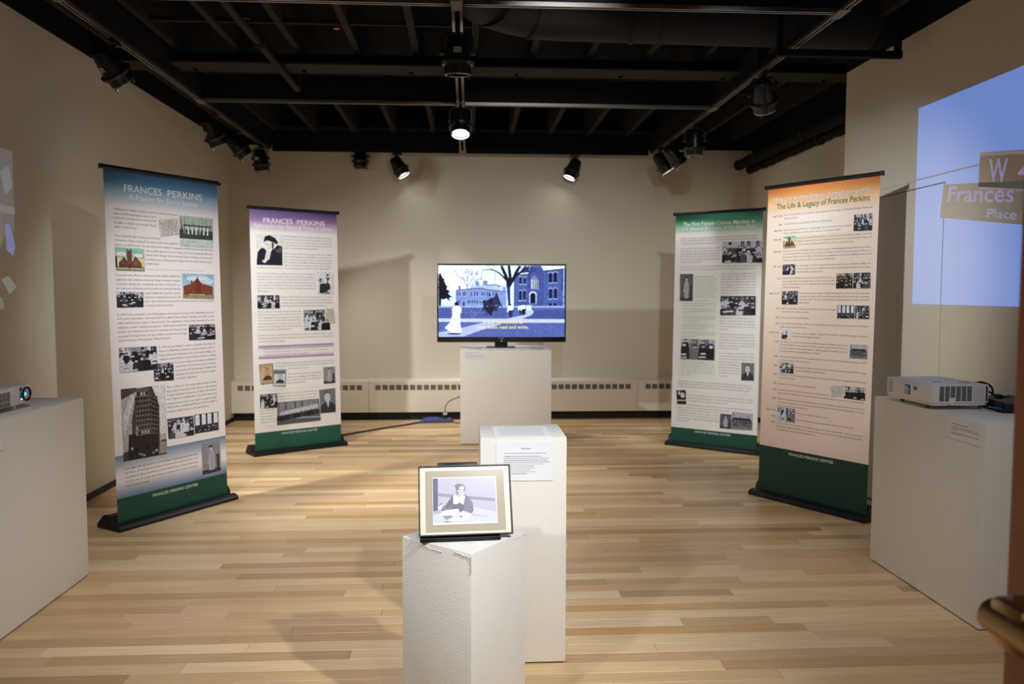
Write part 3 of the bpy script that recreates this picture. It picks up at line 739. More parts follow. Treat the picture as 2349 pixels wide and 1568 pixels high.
T2=[
('T1',0.149,0.853,0.0472,'FRANCES PERKINS'),
('T2',0.047,0.95,0.0724,'Fighting for Her Rights & Those of Others'),
('b',0.365,0.933,0.1095,'A fiercely pragmatic person in matters pertaining to social justice'),
('b',0.364,0.932,0.1227,'and politics, Frances was nonetheless susceptible to the desire for'),
('b',0.366,0.931,0.1351,'romantic love. In 1913, at the age of thirty-one, she married Paul'),
('b',0.365,0.933,0.1468,'Caldwell Wilson, an economist who later became a key aid to Al'),
('b',0.366,0.771,0.159,"Smith's successor, Mayor John Purroy Mitchel."),
('b',0.366,0.931,0.1823,'Still, Frances was adamant about keeping her own name—realizing'),
('b',0.365,0.93,0.1948,'it now carried political clout—and fought for her right to do so in'),
('b',0.366,0.929,0.2069,'court. In response to criticism from social conservatives, she retorted,'),
('b',0.367,0.93,0.2185,'"Mrs. is understood to be awfully occupied in the house and with the'),
('b',0.366,0.927,0.2308,"children. 'Your husband's interests must come first.' It's one of the rea-"),
('b',0.063,0.904,0.2429,'sons why women aren\'t hired to do very, very important jobs for which they are thoroughly qualified."'),
('b',0.061,0.729,0.2667,'Unfortunately, family life proved difficult for Frances. In 1915, she suffered a'),
('b',0.062,0.728,0.2792,'miscarriage and then a nearly fatal pregnancy that ended with the stillbirth of'),
('b',0.062,0.727,0.2906,'an infant son. True to form, her own wrenching experience led her to launch'),
('b',0.063,0.727,0.3031,'a project to provide maternal and infant care to impoverished women, estab-'),
('b',0.062,0.728,0.3151,'lishing a pattern of advocating for others even when in extremis herself. She'),
('b',0.062,0.728,0.3274,'was overjoyed when, on December 30, 1916, her daughter Susanna Winslow'),
('b',0.062,0.209,0.3397,'Wilson was born.'),
('b',0.32,0.928,0.3639,"But Mayor Mitchel's bid for reelection was shaping up to be a disaster."),
('b',0.321,0.928,0.3757,'Confronted with uncertainty about his own prospects, Paul became in-'),
('b',0.32,0.929,0.3883,'creasingly erratic and demanding, showing the first signs of a debilitating'),
('b',0.321,0.863,0.4007,'mental illness that would later result in repeat hospitalizations.'),
('b',0.063,0.553,0.4247,"Frances' own career thrived. In 1918, her friend Al Smith,"),
('b',0.064,0.555,0.4369,"who'd become Governor of New York in part due to her"),
('b',0.064,0.556,0.4494,'fierce campaigning for him among female voters, appoint-'),
('b',0.064,0.555,0.4612,'ed her to the New York State Industrial Commission. As the'),
('b',0.063,0.556,0.4741,"first woman appointed to an executive position in the state's"),
('b',0.063,0.556,0.4863,'government, she was tasked with the politically fraught task'),
('b',0.062,0.438,0.4985,'of overseeing working conditions in factories.'),
('b',0.062,0.929,0.5223,'By 1928, she was Chair of the New York State Industrial Commission, traveling the country in support'),
('b',0.062,0.93,0.5348,"of Al Smith's presidential bid while working simultaneously to ensure the success of Franklin Delano"),
('b',0.062,0.361,0.5474,"Roosevelt's gubernatorial campaign."),
('b',0.108,0.865,0.5804,'"I promise to use what brains I have to meet problems with intelligence and courage.'),
('b',0.119,0.864,0.5915,'I promise that I will be candid about what I know. I promise to all of you who have'),
('b',0.118,0.624,0.6029,'the right to know, the whole truth so far as I can speak it."'),
('b',0.238,0.932,0.6409,"Smith's campaign foundered, but in 1928, Franklin Delano Roosevelt, the newly"),
('b',0.239,0.933,0.6529,'elected Governor of New York, asked Frances to serve as the inaugural New York'),
('b',0.384,0.629,0.6664,'State Commissioner of Labor.'),
('b',0.379,0.78,0.689,'All the while, Frances supported her husband,'),
('b',0.375,0.779,0.7017,'living ever more frugally to underwrite his care'),
('b',0.372,0.783,0.7138,'and doing her best to give their only daughter a'),
('b',0.371,0.589,0.7266,'happy, healthy childhood.'),
('b',0.266,0.72,0.7687,'Then, on October 29, 1929, the stock market crashed,'),
('b',0.267,0.719,0.7809,'triggering a national (and global) economic collapse.'),
('b',0.267,0.721,0.7935,'Unemployment and poverty became rampant. Bread-'),
('b',0.063,0.224,0.8341,'lines formed in the'),
('b',0.062,0.223,0.8461,'streets of cities and'),
('b',0.064,0.223,0.8588,'the poor and the el-'),
('b',0.063,0.223,0.8712,'derly were without'),
('b',0.062,0.223,0.8834,'medical care or food.'),
('s',0.76,0.865,0.6031,'—Frances Perkins'),
('s',0.065,0.225,0.9017,'Photo: Library of Congress'),
('C',0.294,0.711,0.9369,'FRANCES PERKINS CENTER'),
]
P2=[
('portrait',(0.062,0.1054),(0.352,0.1037),(0.347,0.231),(0.063,0.2309)),
('mother',(0.749,0.2572),(0.936,0.2554),(0.936,0.3511),(0.753,0.3507)),
('crowd',(0.063,0.356),(0.304,0.3556),(0.306,0.4101),(0.061,0.4106)),
('crowd',(0.578,0.4189),(0.882,0.4173),(0.891,0.5064),(0.578,0.5061)),
('paper',(0.819,0.4162),(0.937,0.4108),(0.953,0.4758),(0.835,0.4804)),
('poster',(0.061,0.6419),(0.212,0.6387),(0.219,0.7222),(0.075,0.7247)),
('poster2',(0.222,0.6661),(0.361,0.6679),(0.349,0.7403),(0.209,0.7349)),
('figure',(0.797,0.6686),(0.939,0.6681),(0.939,0.7402),(0.799,0.7409)),
('crowd',(0.062,0.7657),(0.255,0.7654),(0.254,0.8263),(0.062,0.8244)),
('line',(0.252,0.8043),(0.736,0.8031),(0.752,0.8992),(0.244,0.901)),
('bust',(0.741,0.7656),(0.936,0.7629),(0.938,0.8687),(0.752,0.8686)),
]
T3=[
('T2',0.091,0.913,0.0459,'The First Female Cabinet Member in'),
('T3',0.082,0.919,0.0665,'U.S. History & Leader of the New Deal'),
('b',0.064,0.938,0.1047,"Seeing an opportunity to enact the reforms she'd advocated since her time at Hull House, Frances"),
('b',0.064,0.939,0.1159,'Perkins persistently urged FDR to take action. She introduced new policies and programs designed'),
('b',0.064,0.512,0.1281,'to alleviate the impact of the crash at the state level.'),
('b',0.066,0.535,0.1499,'Three years later, with the country in the throes of the'),
('b',0.067,0.536,0.1616,'Great Depression, she was given an opportunity to test'),
('b',0.067,0.534,0.173,'them nationwide. After winning the presidential elec-'),
('b',0.066,0.535,0.1842,'tion of 1932, Roosevelt appointed Frances United States'),
('b',0.066,0.538,0.1964,'Secretary of Labor—making her the first female cabinet'),
('b',0.066,0.327,0.2083,"member in the nation's history."),
('b',0.066,0.939,0.2286,'Frances accepted the job on the condition that FDR would back her agenda to establish national'),
('b',0.066,0.937,0.2407,'standards for worker protections, unemployment insurance, an old-age pension system and more.'),
('b',0.549,0.937,0.2618,"Frances' political battles on behalf of the work-"),
('b',0.55,0.938,0.2732,'ing poor, women, children, and the elderly and'),
('b',0.551,0.939,0.2845,'disabled were not without steep costs, both'),
('b',0.551,0.94,0.2966,'personally and politically. Her instrumental'),
('b',0.55,0.94,0.3087,'role in helping push through the Fair Labor'),
('b',0.55,0.941,0.3203,'Standards Act, especially, won her numerous'),
('b',0.55,0.941,0.3325,'detractors among Republicans and conser-'),
('b',0.551,0.941,0.3439,'vative Democrats, who, in 1939, supported an'),
('b',0.549,0.94,0.4495,'effort by Congress to impeach Frances for re-'),
('b',0.55,0.939,0.4623,'fusing to deport labor leader Harry Bridges,'),
('b',0.549,0.94,0.474,'head of the west coast International Long-'),
('b',0.549,0.941,0.486,'shore and Warehouse Union and a suspected'),
('g',0.244,0.465,0.2733,'What is the New Deal?'),
('x',0.243,0.503,0.2863,'Within months of taking office, FDR'),
('x',0.244,0.498,0.2958,'and his cabinet, with Frances taking'),
('x',0.244,0.473,0.3051,'the lead on numerous initiatives,'),
('x',0.244,0.491,0.3139,'created a series of programs, public'),
('x',0.245,0.498,0.3227,'work projects, financial reforms and'),
('x',0.245,0.505,0.3319,'regulations designed to get Americans'),
('x',0.246,0.497,0.3412,'back to work and stabilize the econ-'),
('x',0.246,0.466,0.3505,'omy—this series of policies and'),
('x',0.247,0.5,0.3596,'programs is known as the New Deal.'),
('x',0.248,0.423,0.3755,'These programs included:'),
('x',0.09,0.493,0.389,'• The Civilian Conservation Corps, a public work relief'),
('x',0.104,0.402,0.3986,'program for unemployed, unmarried men.'),
('x',0.091,0.494,0.4133,'• The Civil Works Administration, a program that created'),
('x',0.105,0.485,0.4224,'construction jobs, mainly for improving or constructing'),
('x',0.105,0.259,0.4316,'buildings and bridges.'),
('x',0.092,0.499,0.447,'• The Farm Security Administration, a rural rehabilitation'),
('x',0.105,0.5,0.4558,'effort to improve the lives of sharecroppers, tenants, and'),
('x',0.105,0.32,0.4654,'very poor landowning farmers.'),
('x',0.092,0.503,0.4803,'• The National Industrial Recovery Act, which authorized'),
('x',0.104,0.47,0.4898,'the President to regulate wages and prices to protect'),
('x',0.104,0.4,0.4991,'workers and stimulate economic recovery.'),
('x',0.09,0.489,0.515,'• The Fair Labor Standards Act, which created the right'),
('x',0.103,0.493,0.5242,'to a minimum wage, overtime pay and prohibited most'),
('x',0.103,0.267,0.5333,'employment of minors.'),
('x',0.089,0.48,0.645,"• And Frances' most passionately fought-for reform, as"),
('x',0.104,0.498,0.6543,"Chairwoman of the President's Committee on Economic"),
('x',0.104,0.496,0.6638,'Security: the Social Security Act of 1935, which estab-'),
('x',0.103,0.479,0.6731,'lished a system of old-age benefits for workers and'),
('x',0.103,0.497,0.6827,'victims of industrial accidents, unemployment insurance,'),
('x',0.104,0.468,0.6922,'aid for dependent mothers and children, the blind,'),
('x',0.102,0.221,0.7023,'and the disabled.'),
('b',0.549,0.656,0.4985,'Communist.'),
('b',0.55,0.94,0.5186,'Ultimately, Bridges was vindicated by the Su-'),
('b',0.551,0.941,0.5306,"preme Court, but Frances' insistence on his"),
('b',0.551,0.943,0.5432,'being granted a fair trial did tremendous'),
('b',0.55,0.943,0.5558,'damage to her reputation due to the intensify-'),
('b',0.55,0.942,0.5677,'ing fears of Socialist and Communist ideology'),
('b',0.55,0.781,0.5798,'at the start of World War II.'),
('b',0.551,0.942,0.6,'She remained in her post until April 12, 1945,'),
('b',0.551,0.943,0.6125,'when Franklin Delano Roosevelt died suddenly'),
('b',0.551,0.944,0.6248,'of a cerebral hemorrhage. A devastated Frances'),
('b',0.55,0.793,0.6369,'resigned her position, only to'),
('b',0.55,0.792,0.6489,'be called back to Washington'),
('b',0.549,0.792,0.6612,'by President Harry Truman,'),
('b',0.55,0.792,0.673,'who pleaded with her to join'),
('b',0.55,0.793,0.6851,'the United States Civil Service'),
('b',0.549,0.657,0.6976,'Commission.'),
('b',0.189,0.941,0.7909,'In 1946, Frances published The Roosevelt I Knew, an intimate portrait of the complex'),
('b',0.189,0.942,0.8031,'man whose political fate had been so closely intertwined with her own. She remained'),
('b',0.193,0.668,0.8155,'in Washington until the death of her husband in 1952.'),
('b',0.196,0.941,0.8342,'After retiring from government service, Frances became a teacher and a lecturer at'),
('b',0.066,0.682,0.8468,'the New York State School of Industrial and Labor Relations at Cornell'),
('b',0.065,0.568,0.8583,'University, where she was the first woman to reside at'),
('b',0.065,0.569,0.8708,'Telluride House (far right), a selective residence for teach-'),
('b',0.065,0.57,0.8829,'ers and scholars on the Cornell campus. She remained'),
('b',0.065,0.569,0.8955,'there until her death on May 14, 1965 at Midtown Hospital'),
('b',0.065,0.213,0.9072,'in New York City.'),
('q',0.072,0.924,0.7323,'"These social and economic reforms of the past twelve years will be regarded in the future as a'),
('q',0.07,0.935,0.7432,'turning point in our national life—a turning from careless neglect of human values and toward'),
('q',0.068,0.917,0.7547,'an order—of mutual and practical benevolence within a free competitive industrial economy."'),
('s',0.811,0.894,0.768,'—Frances Perkins'),
('C',0.293,0.704,0.9493,'FRANCES PERKINS CENTER'),
]
P3=[
('meeting',(0.554,0.1248),(1.003,0.1269),(1.005,0.2161),(0.558,0.2141)),
('figure',(0.066,0.2597),(0.224,0.2598),(0.225,0.3776),(0.071,0.3778)),
('crowd',(0.55,0.3555),(0.942,0.3549),(0.945,0.4352),(0.551,0.4381)),
('men',(0.099,0.5442),(0.496,0.5428),(0.497,0.6321),(0.099,0.6336)),
('bust',(0.806,0.6355),(0.946,0.635),(0.946,0.7092),(0.808,0.7109)),
('book',(0.054,0.7738),(0.165,0.7699),(0.178,0.8324),(0.066,0.8348)),
('figure',(0.581,0.86),(0.71,0.8593),(0.707,0.9217),(0.579,0.9227)),
('hall',(0.712,0.8461),(0.945,0.8482),(0.944,0.9182),(0.707,0.9217)),
]
T4=[
('T3',0.064,0.945,0.0423,'How one woman forever changed our world...'),
('T4',0.09,0.924,0.0649,'The Life & Legacy of Frances Perkins'),
('d',0.057,0.148,0.094,'April 10, 1880'),
('d',0.117,0.148,0.1221,'1882'),
('d',0.072,0.149,0.1408,'1898 -1902'),
('d',0.073,0.149,0.1701,'1904 -1906'),
('d',0.076,0.151,0.2092,'1907-1909'),
('d',0.074,0.152,0.2574,'1909 -1910'),
('d',0.119,0.152,0.2961,'1910'),
('d',0.048,0.152,0.3449,'March 25, 1911'),
('d',0.121,0.152,0.3934,'1911'),
('d',0.118,0.152,0.4226,'1913'),
('d',0.118,0.152,0.4424,'1915'),
('d',0.062,0.153,0.4721,'Dec. 30, 1916'),
('d',0.119,0.152,0.5013,'1918'),
('d',0.117,0.15,0.5504,'1918'),
('d',0.115,0.15,0.5796,'1928'),
('d',0.115,0.15,0.6082,'1929'),
('d',0.113,0.149,0.6382,'1932'),
('d',0.112,0.148,0.6582,'1933'),
('d',0.111,0.147,0.6875,'1934'),
('d',0.055,0.149,0.7268,'Aug. 14, 1935'),
('d',0.112,0.147,0.7469,'1938'),
('d',0.109,0.146,0.7668,'1939'),
('b',0.166,0.948,0.092,'Fannie Coralie Perkins is born in Boston, Massachusetts, the first daughter of Frederick Williams Perkins and'),
('b',0.168,0.302,0.1034,'Susan Bean Perkins.'),
('b',0.167,0.619,0.121,'Frederick Perkins moves the family to Worcester, Massachusetts.'),
('b',0.168,0.785,0.1407,'Fannie graduates from Worcester Classical High School and enrolls in Mount Holyoke'),
('b',0.167,0.697,0.1509,'College, graduating four years later with a degree in chemistry and physics.'),
('b',0.297,0.951,0.1687,'Fannie moves to Lake Forest, Illinois, to teach science at Ferry Hall, an all-girls school. She'),
('b',0.296,0.952,0.1786,'changes her name to Frances, joins the Episcopal Church for its more structured religion, and'),
('b',0.298,0.804,0.1891,'in her spare time, volunteers at Hull House and other settlement houses.'),
('b',0.169,0.952,0.208,'Frances accepts a job in Philadelphia as the General Secretary of the Philadelphia Research & Protective Associ-'),
('b',0.169,0.954,0.2178,'ation (started by Hull House alumna, Frances Kellor) and studies economics and sociology at the University of'),
('b',0.169,0.955,0.2279,"Pennsylvania's Wharton School. While in Philadelphia, she participates in the women's suffrage movement and"),
('b',0.17,0.651,0.2381,'helps poor immigrant girls avoid and/or escape forced sexual slavery.'),
('b',0.302,0.953,0.2563,'An opportunity to study at Columbia University leads Frances to Manhattan, where she'),
('b',0.302,0.955,0.2662,"writes her master's thesis on childhood malnutrition, subsequently earning a master's degree"),
('b',0.302,0.553,0.2762,'from the faculty of political science.'),
('b',0.172,0.657,0.2955,'Frances achieves statewide prominence as head of the New York Con-'),
('b',0.172,0.658,0.3055,'sumers League where she investigates labor conditions and successfully'),
('b',0.171,0.66,0.3151,'lobbies the state legislature for a law to restrict the hours of women workers'),
('b',0.17,0.338,0.3254,'to fifty-four hours a week.'),
('b',0.338,0.953,0.3442,'Frances witnesses the infamous Triangle Shirtwaist Factory fire—the exits locked, the'),
('b',0.339,0.954,0.354,'conditions deplorable, and 146 young mostly female garment workers die, many jump-'),
('b',0.338,0.954,0.3636,'ing to their death. The scene deeply affects her, galvanizing her as a labor and human'),
('b',0.338,0.438,0.3741,'rights activist.'),
('b',0.172,0.674,0.3939,'New York City Mayor Al Smith appoints Frances as Executive Secretary'),
('b',0.172,0.439,0.4039,'of the New York Committee on Safety.'),
('b',0.172,0.439,0.423,'Frances marries Paul Caldwell Wilson.'),
('b',0.171,0.953,0.4418,'Frances suffers a miscarriage and then a nearly fatal pregnancy. She launches a project to provide maternal and'),
('b',0.172,0.425,0.453,'infant care to impoverished women.'),
('b',0.282,0.953,0.4717,'Frances gives birth to a daughter, Susanna Winslow Wilson. Her husband begins to show the'),
('b',0.281,0.555,0.4822,'first signs of debilitating mental illness.'),
('b',0.17,0.792,0.5013,"Paul Wilson loses much of his inheritance. Wilson's mental irrationality causes him to"),
('b',0.17,0.792,0.5111,'be institutionalized for much of his later life. This creates an urgent need for Frances to'),
('b',0.169,0.79,0.5216,'move from volunteer work to paid positions in order to support her husband and child,'),
('b',0.169,0.554,0.5316,'a task that would be increasingly difficult in the future.'),
('b',0.17,0.954,0.5501,'Al Smith, now Governor of New York, appoints Frances to the New York State Industrial Commission, created'),
('b',0.17,0.465,0.561,'to oversee working conditions in factories.'),
('b',0.323,0.953,0.5805,'Frances is made Chair of the New York State Industrial Commission and travels the country'),
('b',0.323,0.6,0.5907,"in support of Al Smith's presidential bid."),
('b',0.169,0.953,0.6085,'Newly elected New York Governor Franklin Delano Roosevelt appoints Perkins as the inaugural New York State'),
('b',0.169,0.332,0.6184,'Commissioner of Labor.'),
('b',0.168,0.531,0.639,'Franklin D. Roosevelt wins the presidential election.'),
('b',0.167,0.646,0.6583,'Roosevelt is sworn in as the 32nd President of the United States and'),
('b',0.168,0.948,0.6689,'appoints Frances Perkins to be U.S. Secretary of Labor. She is the first woman to become a U.S. cabinet member.'),
('b',0.166,0.95,0.6878,'FDR and his cabinet, with Frances taking the lead on numerous initiatives, begin a massive series of policies'),
('b',0.167,0.949,0.6984,'and programs to stabilize the economy and provide jobs and relief to those who were suffering from the Great'),
('b',0.167,0.454,0.7092,'Depression. It is known as the New Deal.'),
('b',0.358,0.646,0.7282,'The Social Security Act is signed into law.'),
('b',0.354,0.874,0.7485,'Frances is instrumental in pushing through the Fair Labor Standards Act.'),
('b',0.164,0.947,0.7682,'Congress moves to impeach Frances for refusing to deport labor leader Harry Bridges, head of the west coast'),
('b',0.164,0.948,0.7785,'International Longshore and Warehouse Union and a suspected Communist. The impeachment motion fails to'),
('b',0.163,0.536,0.7885,'pass and Bridges is vindicated by the Supreme Court.'),
('C',0.296,0.706,0.8625,'FRANCES PERKINS CENTER'),
]
P4=[
('crowd',(0.798,0.1098),(0.949,0.1092),(0.952,0.1596),(0.802,0.1585)),
('church',(0.168,0.1609),(0.285,0.1601),(0.287,0.1978),(0.17,0.1984)),
('crowd',(0.169,0.2513),(0.289,0.2511),(0.291,0.2839),(0.171,0.2841)),
('sepia',(0.668,0.2835),(0.807,0.283),(0.812,0.3288),(0.672,0.3294)),
('crowd',(0.814,0.283),(0.954,0.2825),(0.957,0.3288),(0.818,0.3291)),
('crowd',(0.172,0.3373),(0.326,0.3365),(0.326,0.379),(0.174,0.3794)),
('windows',(0.689,0.3799),(0.833,0.3797),(0.835,0.4191),(0.69,0.4203)),
('crowd',(0.84,0.3807),(0.954,0.3801),(0.957,0.4189),(0.841,0.4197)),
('mother',(0.172,0.4637),(0.255,0.4609),(0.259,0.492),(0.176,0.4932)),
('hall',(0.808,0.4964),(0.953,0.4959),(0.955,0.5377),(0.81,0.5385)),
('crowd',(0.172,0.5681),(0.31,0.5676),(0.311,0.6011),(0.172,0.6022)),
('paper',(0.654,0.6271),(0.784,0.6206),(0.789,0.6541),(0.661,0.6607)),
('men',(0.784,0.6236),(0.951,0.623),(0.952,0.6608),(0.774,0.6612)),
('men',(0.169,0.7136),(0.341,0.7139),(0.34,0.7586),(0.167,0.7583)),
]
BW, BZ0, BZ1, BLEAN = .785, .035, 2.075, .04
BH = BZ1 - BZ0
def mixc(a, b, t): t = min(1, max(0, t)); return tuple(x + (y - x) * t for x, y in zip(a, b))
def panel_col(n, u, v):
    """printed ground of each banner"""
    side = abs(u - .5) * 2
    paper = {1: (238, 230, 228), 2: (236, 233, 230), 3: (234, 234, 230), 4: (240, 226, 212)}[n]
    gv = {1: .930, 2: .925, 3: .938, 4: .849}[n]
    if v > gv: return {1: (22, 74, 58), 2: (36, 92, 74), 3: (22, 78, 62), 4: (14, 56, 44)}[n]
    if n == 1:
        if v < .11: return mixc(mixc((56, 98, 134), (108, 158, 190), v / .06), paper, (v - .035) / .07)
        if v > .808: 
            if v < .87: return mixc((110, 134, 158), paper, (v - .808) / .05)
            return mixc(paper, (104, 126, 156), (v - .885) / .045)
    if n == 2:
        if v < .1: return mixc(mixc(mixc((100, 88, 146), (76, 58, 104), u), (164, 128, 176), v / .055), paper, (v - .045) / .05)
        if .565 < v < .62 and .06 < u < .934:
            t = min(v - .565, .62 - v); return mixc((150, 120, 166), paper, t / .018)
    if n == 3:
        if v < .1: return mixc(mixc(mixc((70, 150, 130), (24, 88, 72), side * 1.1 - .1), (92, 164, 116), v / .05), paper, (v - .04) / .05)
        if .257 < v < .717 and .064 < u < .523: return (226, 234, 222)
    if n == 4:
        if v < .16: return mixc(mixc(mixc((226, 140, 76), (168, 92, 52), side * 1.3 - .45), (240, 178, 108), v / .05), mixc((248, 240, 232), paper, side), (v - .02) / .075)
        return mixc(paper, (228, 204, 190), (v - .2) / .7)
    return paper
TSTYLE = {'b': (.0172, (84, 90, 96), 0), 's': (.0085, (120, 122, 124), 0), 'x': (.0128, (112, 130, 122), 0), 'q': (.0165, (60, 84, 78), .004), 'd': (.0145, (18, 96, 72), .012),
          'g': (.0155, (40, 120, 92), 0), 'C': (.0255, (222, 232, 222), 0), 'T1': (.057, (244, 246, 250), .0), 'T2': (.049, (246, 248, 250), .006), 'T3': (.05, (240, 242, 240), .006), 'T4': (.051, (30, 104, 84), .006)}
def banner(n, mid, ang, label, texts, photos, glabel):
    t = empty('roll_up_banner', (mid[0], mid[1], 0), R(ang)); tag(t, label, 'banner', 'roll-up banners')
    prof = [(-.062, .002), (-.064, .018), (-.052, .03), (-.036, .036), (-.014, .038), (-.006, .026), (.008, .026), (.014, .05), (.032, .078), (.06, .086), (.088, .078), (.11, .056), (.128, .04), (.143, .024), (.145, .002)]
    MB().prism(prof, -BW / 2 - .022, BW / 2 + .022).build('cassette_base', M_CASS, t, smooth=True)
    big = [(y * 1.03 - .001, z * 1.03) for y, z in prof]
    for s in (-1, 1):
        e = MB().prism(big, s * (BW / 2 + .022), s * (BW / 2 + .032)).build('end_cap', M_CASS, t, smooth=True)
        MB().lathe([(.005, 0), (.005, .002)], 10).build('cap_screw', M_ALU, e)
        e.children[0].rotation_euler = (0, R(90 * s), 0); e.children[0].location = (s * (BW / 2 + .032), .03, .045)
    ytop = BLEAN
    f = lambda u, v, o: ((u - .5) * BW, ytop * (1 - v) + .001 - o, BZ1 - v * BH)
    MB().prism([(ytop - .010, BZ1 - .006), (ytop - .013, BZ1 + .006), (ytop - .008, BZ1 + .018), (ytop + .008, BZ1 + .018), (ytop + .013, BZ1 + .006), (ytop + .010, BZ1 - .006)], -BW / 2 - .012, BW / 2 + .012).build('top_rail', M_ALU, t, smooth=True)
    for s in (-1, 1):
        MB().prism([(ytop - .015, BZ1 - .008), (ytop - .015, BZ1 + .02), (ytop + .015, BZ1 + .02), (ytop + .015, BZ1 - .008)], s * (BW / 2 + .012), s * (BW / 2 + .019)).build('rail_end_cap', M_CASS, t)
    MB().tube([(0, .075, .08), (0, ytop + .022, BZ1)], .011, 10).build('support_pole', M_ALU, t, smooth=True)
    nu, us = 16, []
    us = [i / nu for i in range(nu + 1)] + [.06, .0601, .064, .0641, .523, .5231, .934, .9341]
    us = sorted(set(us))
    gv = {1: .930, 2: .925, 3: .938, 4: .849}[n]
    vs = [i * .006 for i in range(34)] + [.2 + i * .05 for i in range(1, 16)] + [.565, .5651, .57, .575, .58, .583, .602, .605, .61, .615, .6199, .62, .257, .2571, .717, .7171, .808, .8081, .815, .822, .83, .84, .85, .858, .885, .89, .9, .91, .92, gv - .0001, gv + .0001, 1.0]
    vs = sorted(set(v for v in vs if 0 <= v <= 1))
    b = MB()
    for i in range(len(us) - 1):
        for j in range(len(vs) - 1):
            u0, u1, v0, v1 = us[i], us[i + 1], vs[j], vs[j + 1]
            um = (u0 + u1) / 2
            e = 1e-5
            cs = [lin(panel_col(n, min(max(uu, u0 + e), u1 - e) if n == 3 or n == 2 else uu, min(max(vv, v0 + e), v1 - e))) for uu, vv in ((u0, v1), (u1, v1), (u1, v0), (u0, v0))]
            b.add([f(u0, v1, 0), f(u1, v1, 0), f(u1, v0, 0), f(u0, v0, 0)], [(0, 1, 2, 3)], cs)
    bk = lin((205, 203, 200))
    b.add([f(0, 1, -.0008), f(1, 1, -.0008), f(1, 0, -.0008), f(0, 0, -.0008)], [(3, 2, 1, 0)], bk)
    for a, c in (((0, 0), (1, 0)), ((1, 0), (1, 1)), ((1, 1), (0, 1)), ((0, 1), (0, 0))):
        b.add([f(*a, 0), f(*c, 0), f(*c, -.0008), f(*a, -.0008)], [(0, 1, 2, 3)], bk)
    pan = b.build('graphic_panel', M_PRINT, t)
    tag(pan, glabel)
    fm = lambda o: (lambda x, y: f(x / BW, (BZ1 - y) / BH, o))
    body, heads = MB(), []
    for k, u0, u1, v, s in texts:
        size, col, bold = TSTYLE[k]
        if n == 4 and k == 'b': size = .0152
        if n == 2 and k == 'T2': size = .047
        y = BZ1 - v * BH
        if k[0] in 'TC':
            if k in ('T2', 'T3'):
                sh = {1: (96, 140, 170), 2: (140, 112, 158), 3: (96, 146, 120), 4: (150, 118, 96)}[n]
                h = MB(); put_text(h, s, u0 * BW + .0022, u1 * BW + .0022, y - .0022, size, lin(sh), fm(.0005), 4, bold); heads.append((h, 'headline_shadow'))
            if k == 'T1':
                um = u0 + (u1 - u0) * .46; parts = (('FRANCES', u0, um), ('PERKINS', u0 + (u1 - u0) * .535, u1))
            else: parts = ((s, u0, u1),)
            for s_, a_, e_ in parts:
                h = MB(); put_text(h, s_, a_ * BW, e_ * BW, y, size, lin(col), fm(.0009), 4, bold); heads.append((h, 'headline_text'))
        else:
            put_text(body, s, u0 * BW, u1 * BW, y, size, lin(col), fm(.0006), 1 if k in 'bxs' else 2, bold)
    if n in (2, 3):
        v = .7515 if n == 2 else .776
        u0, u1 = (.063, .937) if n == 2 else (.175, .939)
        body.add([f(u0, v, .0006), f(u1, v, .0006), f(u1, v - .0006, .0006), f(u0, v - .0006, .0006)], [(0, 1, 2, 3)], lin((170, 172, 172)))
    body.build('body_text', M_PRINT, pan)
    for h, nm in heads: h.build(nm, M_PRINT, pan)
    r = random.Random(40 + n)
    for i, ph in enumerate(photos):
        kind, c = ph[0], ph[1:]
        h = MB()
        def at(x, y, o):
            ux = [c[3][k] + (c[2][k] - c[3][k]) * x for k in (0, 1)]; uy = [c[0][k] + (c[1][k] - c[0][k]) * x for k in (0, 1)]
            return f(ux[0] + (uy[0] - ux[0]) * y, ux[1] + (uy[1] - ux[1]) * y, o)
        sh = .004
        h.add([(p[0] + sh, p[1], p[2] - sh) for p in (at(0, 0, .0003), at(1, 0, .0003), at(1, 1, .0003), at(0, 1, .0003))], [(0, 1, 2, 3)], lin((176, 178, 180) if n != 4 else (206, 192, 180)))
        for k, (pts, col) in enumerate(draw(kind, r)):
            o = .0006 + .00004 * k + (.002 if kind == 'paper' else 0) + .0004 * (i % 2)
            h.poly([at(x, y, o) for x, y in pts], lin(col))
        if kind in ('poster', 'poster2'):
            ft = lambda x, y: at(x, y, .0042)
            if kind == 'poster':
                put_text(h, 'ALFRED E. SMITH', .08, .92, .88, .1, lin((70, 50, 40)), ft); put_text(h, 'HONEST ABLE FEARLESS', .08, .92, .09, .06, lin((70, 50, 40)), ft)
            else:
                put_text(h, 'FRANKLIN D.', .2, .8, .89, .07, lin((220, 228, 232)), ft); put_text(h, 'ROOSEVELT', .12, .88, .79, .09, lin((220, 228, 232)), ft); put_text(h, 'FOR PRESIDENT', .1, .9, .08, .06, lin((46, 66, 82)), ft)
        h.build('photo_print', M_PHOTO, pan)
    return t
banner(1, (-1.809, 4.911), 57.3, 'tall banner with a blue header, nearest on the left side', T1, P1, 'printed sheet with a blue header, paragraphs and old photographs')
banner(2, (-1.468, 6.879), 34.8, 'tall banner with a purple header, farther back on the left side', T2, P2, 'printed sheet with a purple header and a portrait in a dark beret')
banner(3, (2.153, 6.751), -38.2, 'tall banner with a green header, farther back on the right side', T3, P3, 'printed sheet with a green header and two columns of text')
banner(4, (2.193, 4.874), -58.0, 'tall banner with an orange header and a timeline, nearest on the right side', T4, P4, 'printed sheet with an orange header and a dated timeline')
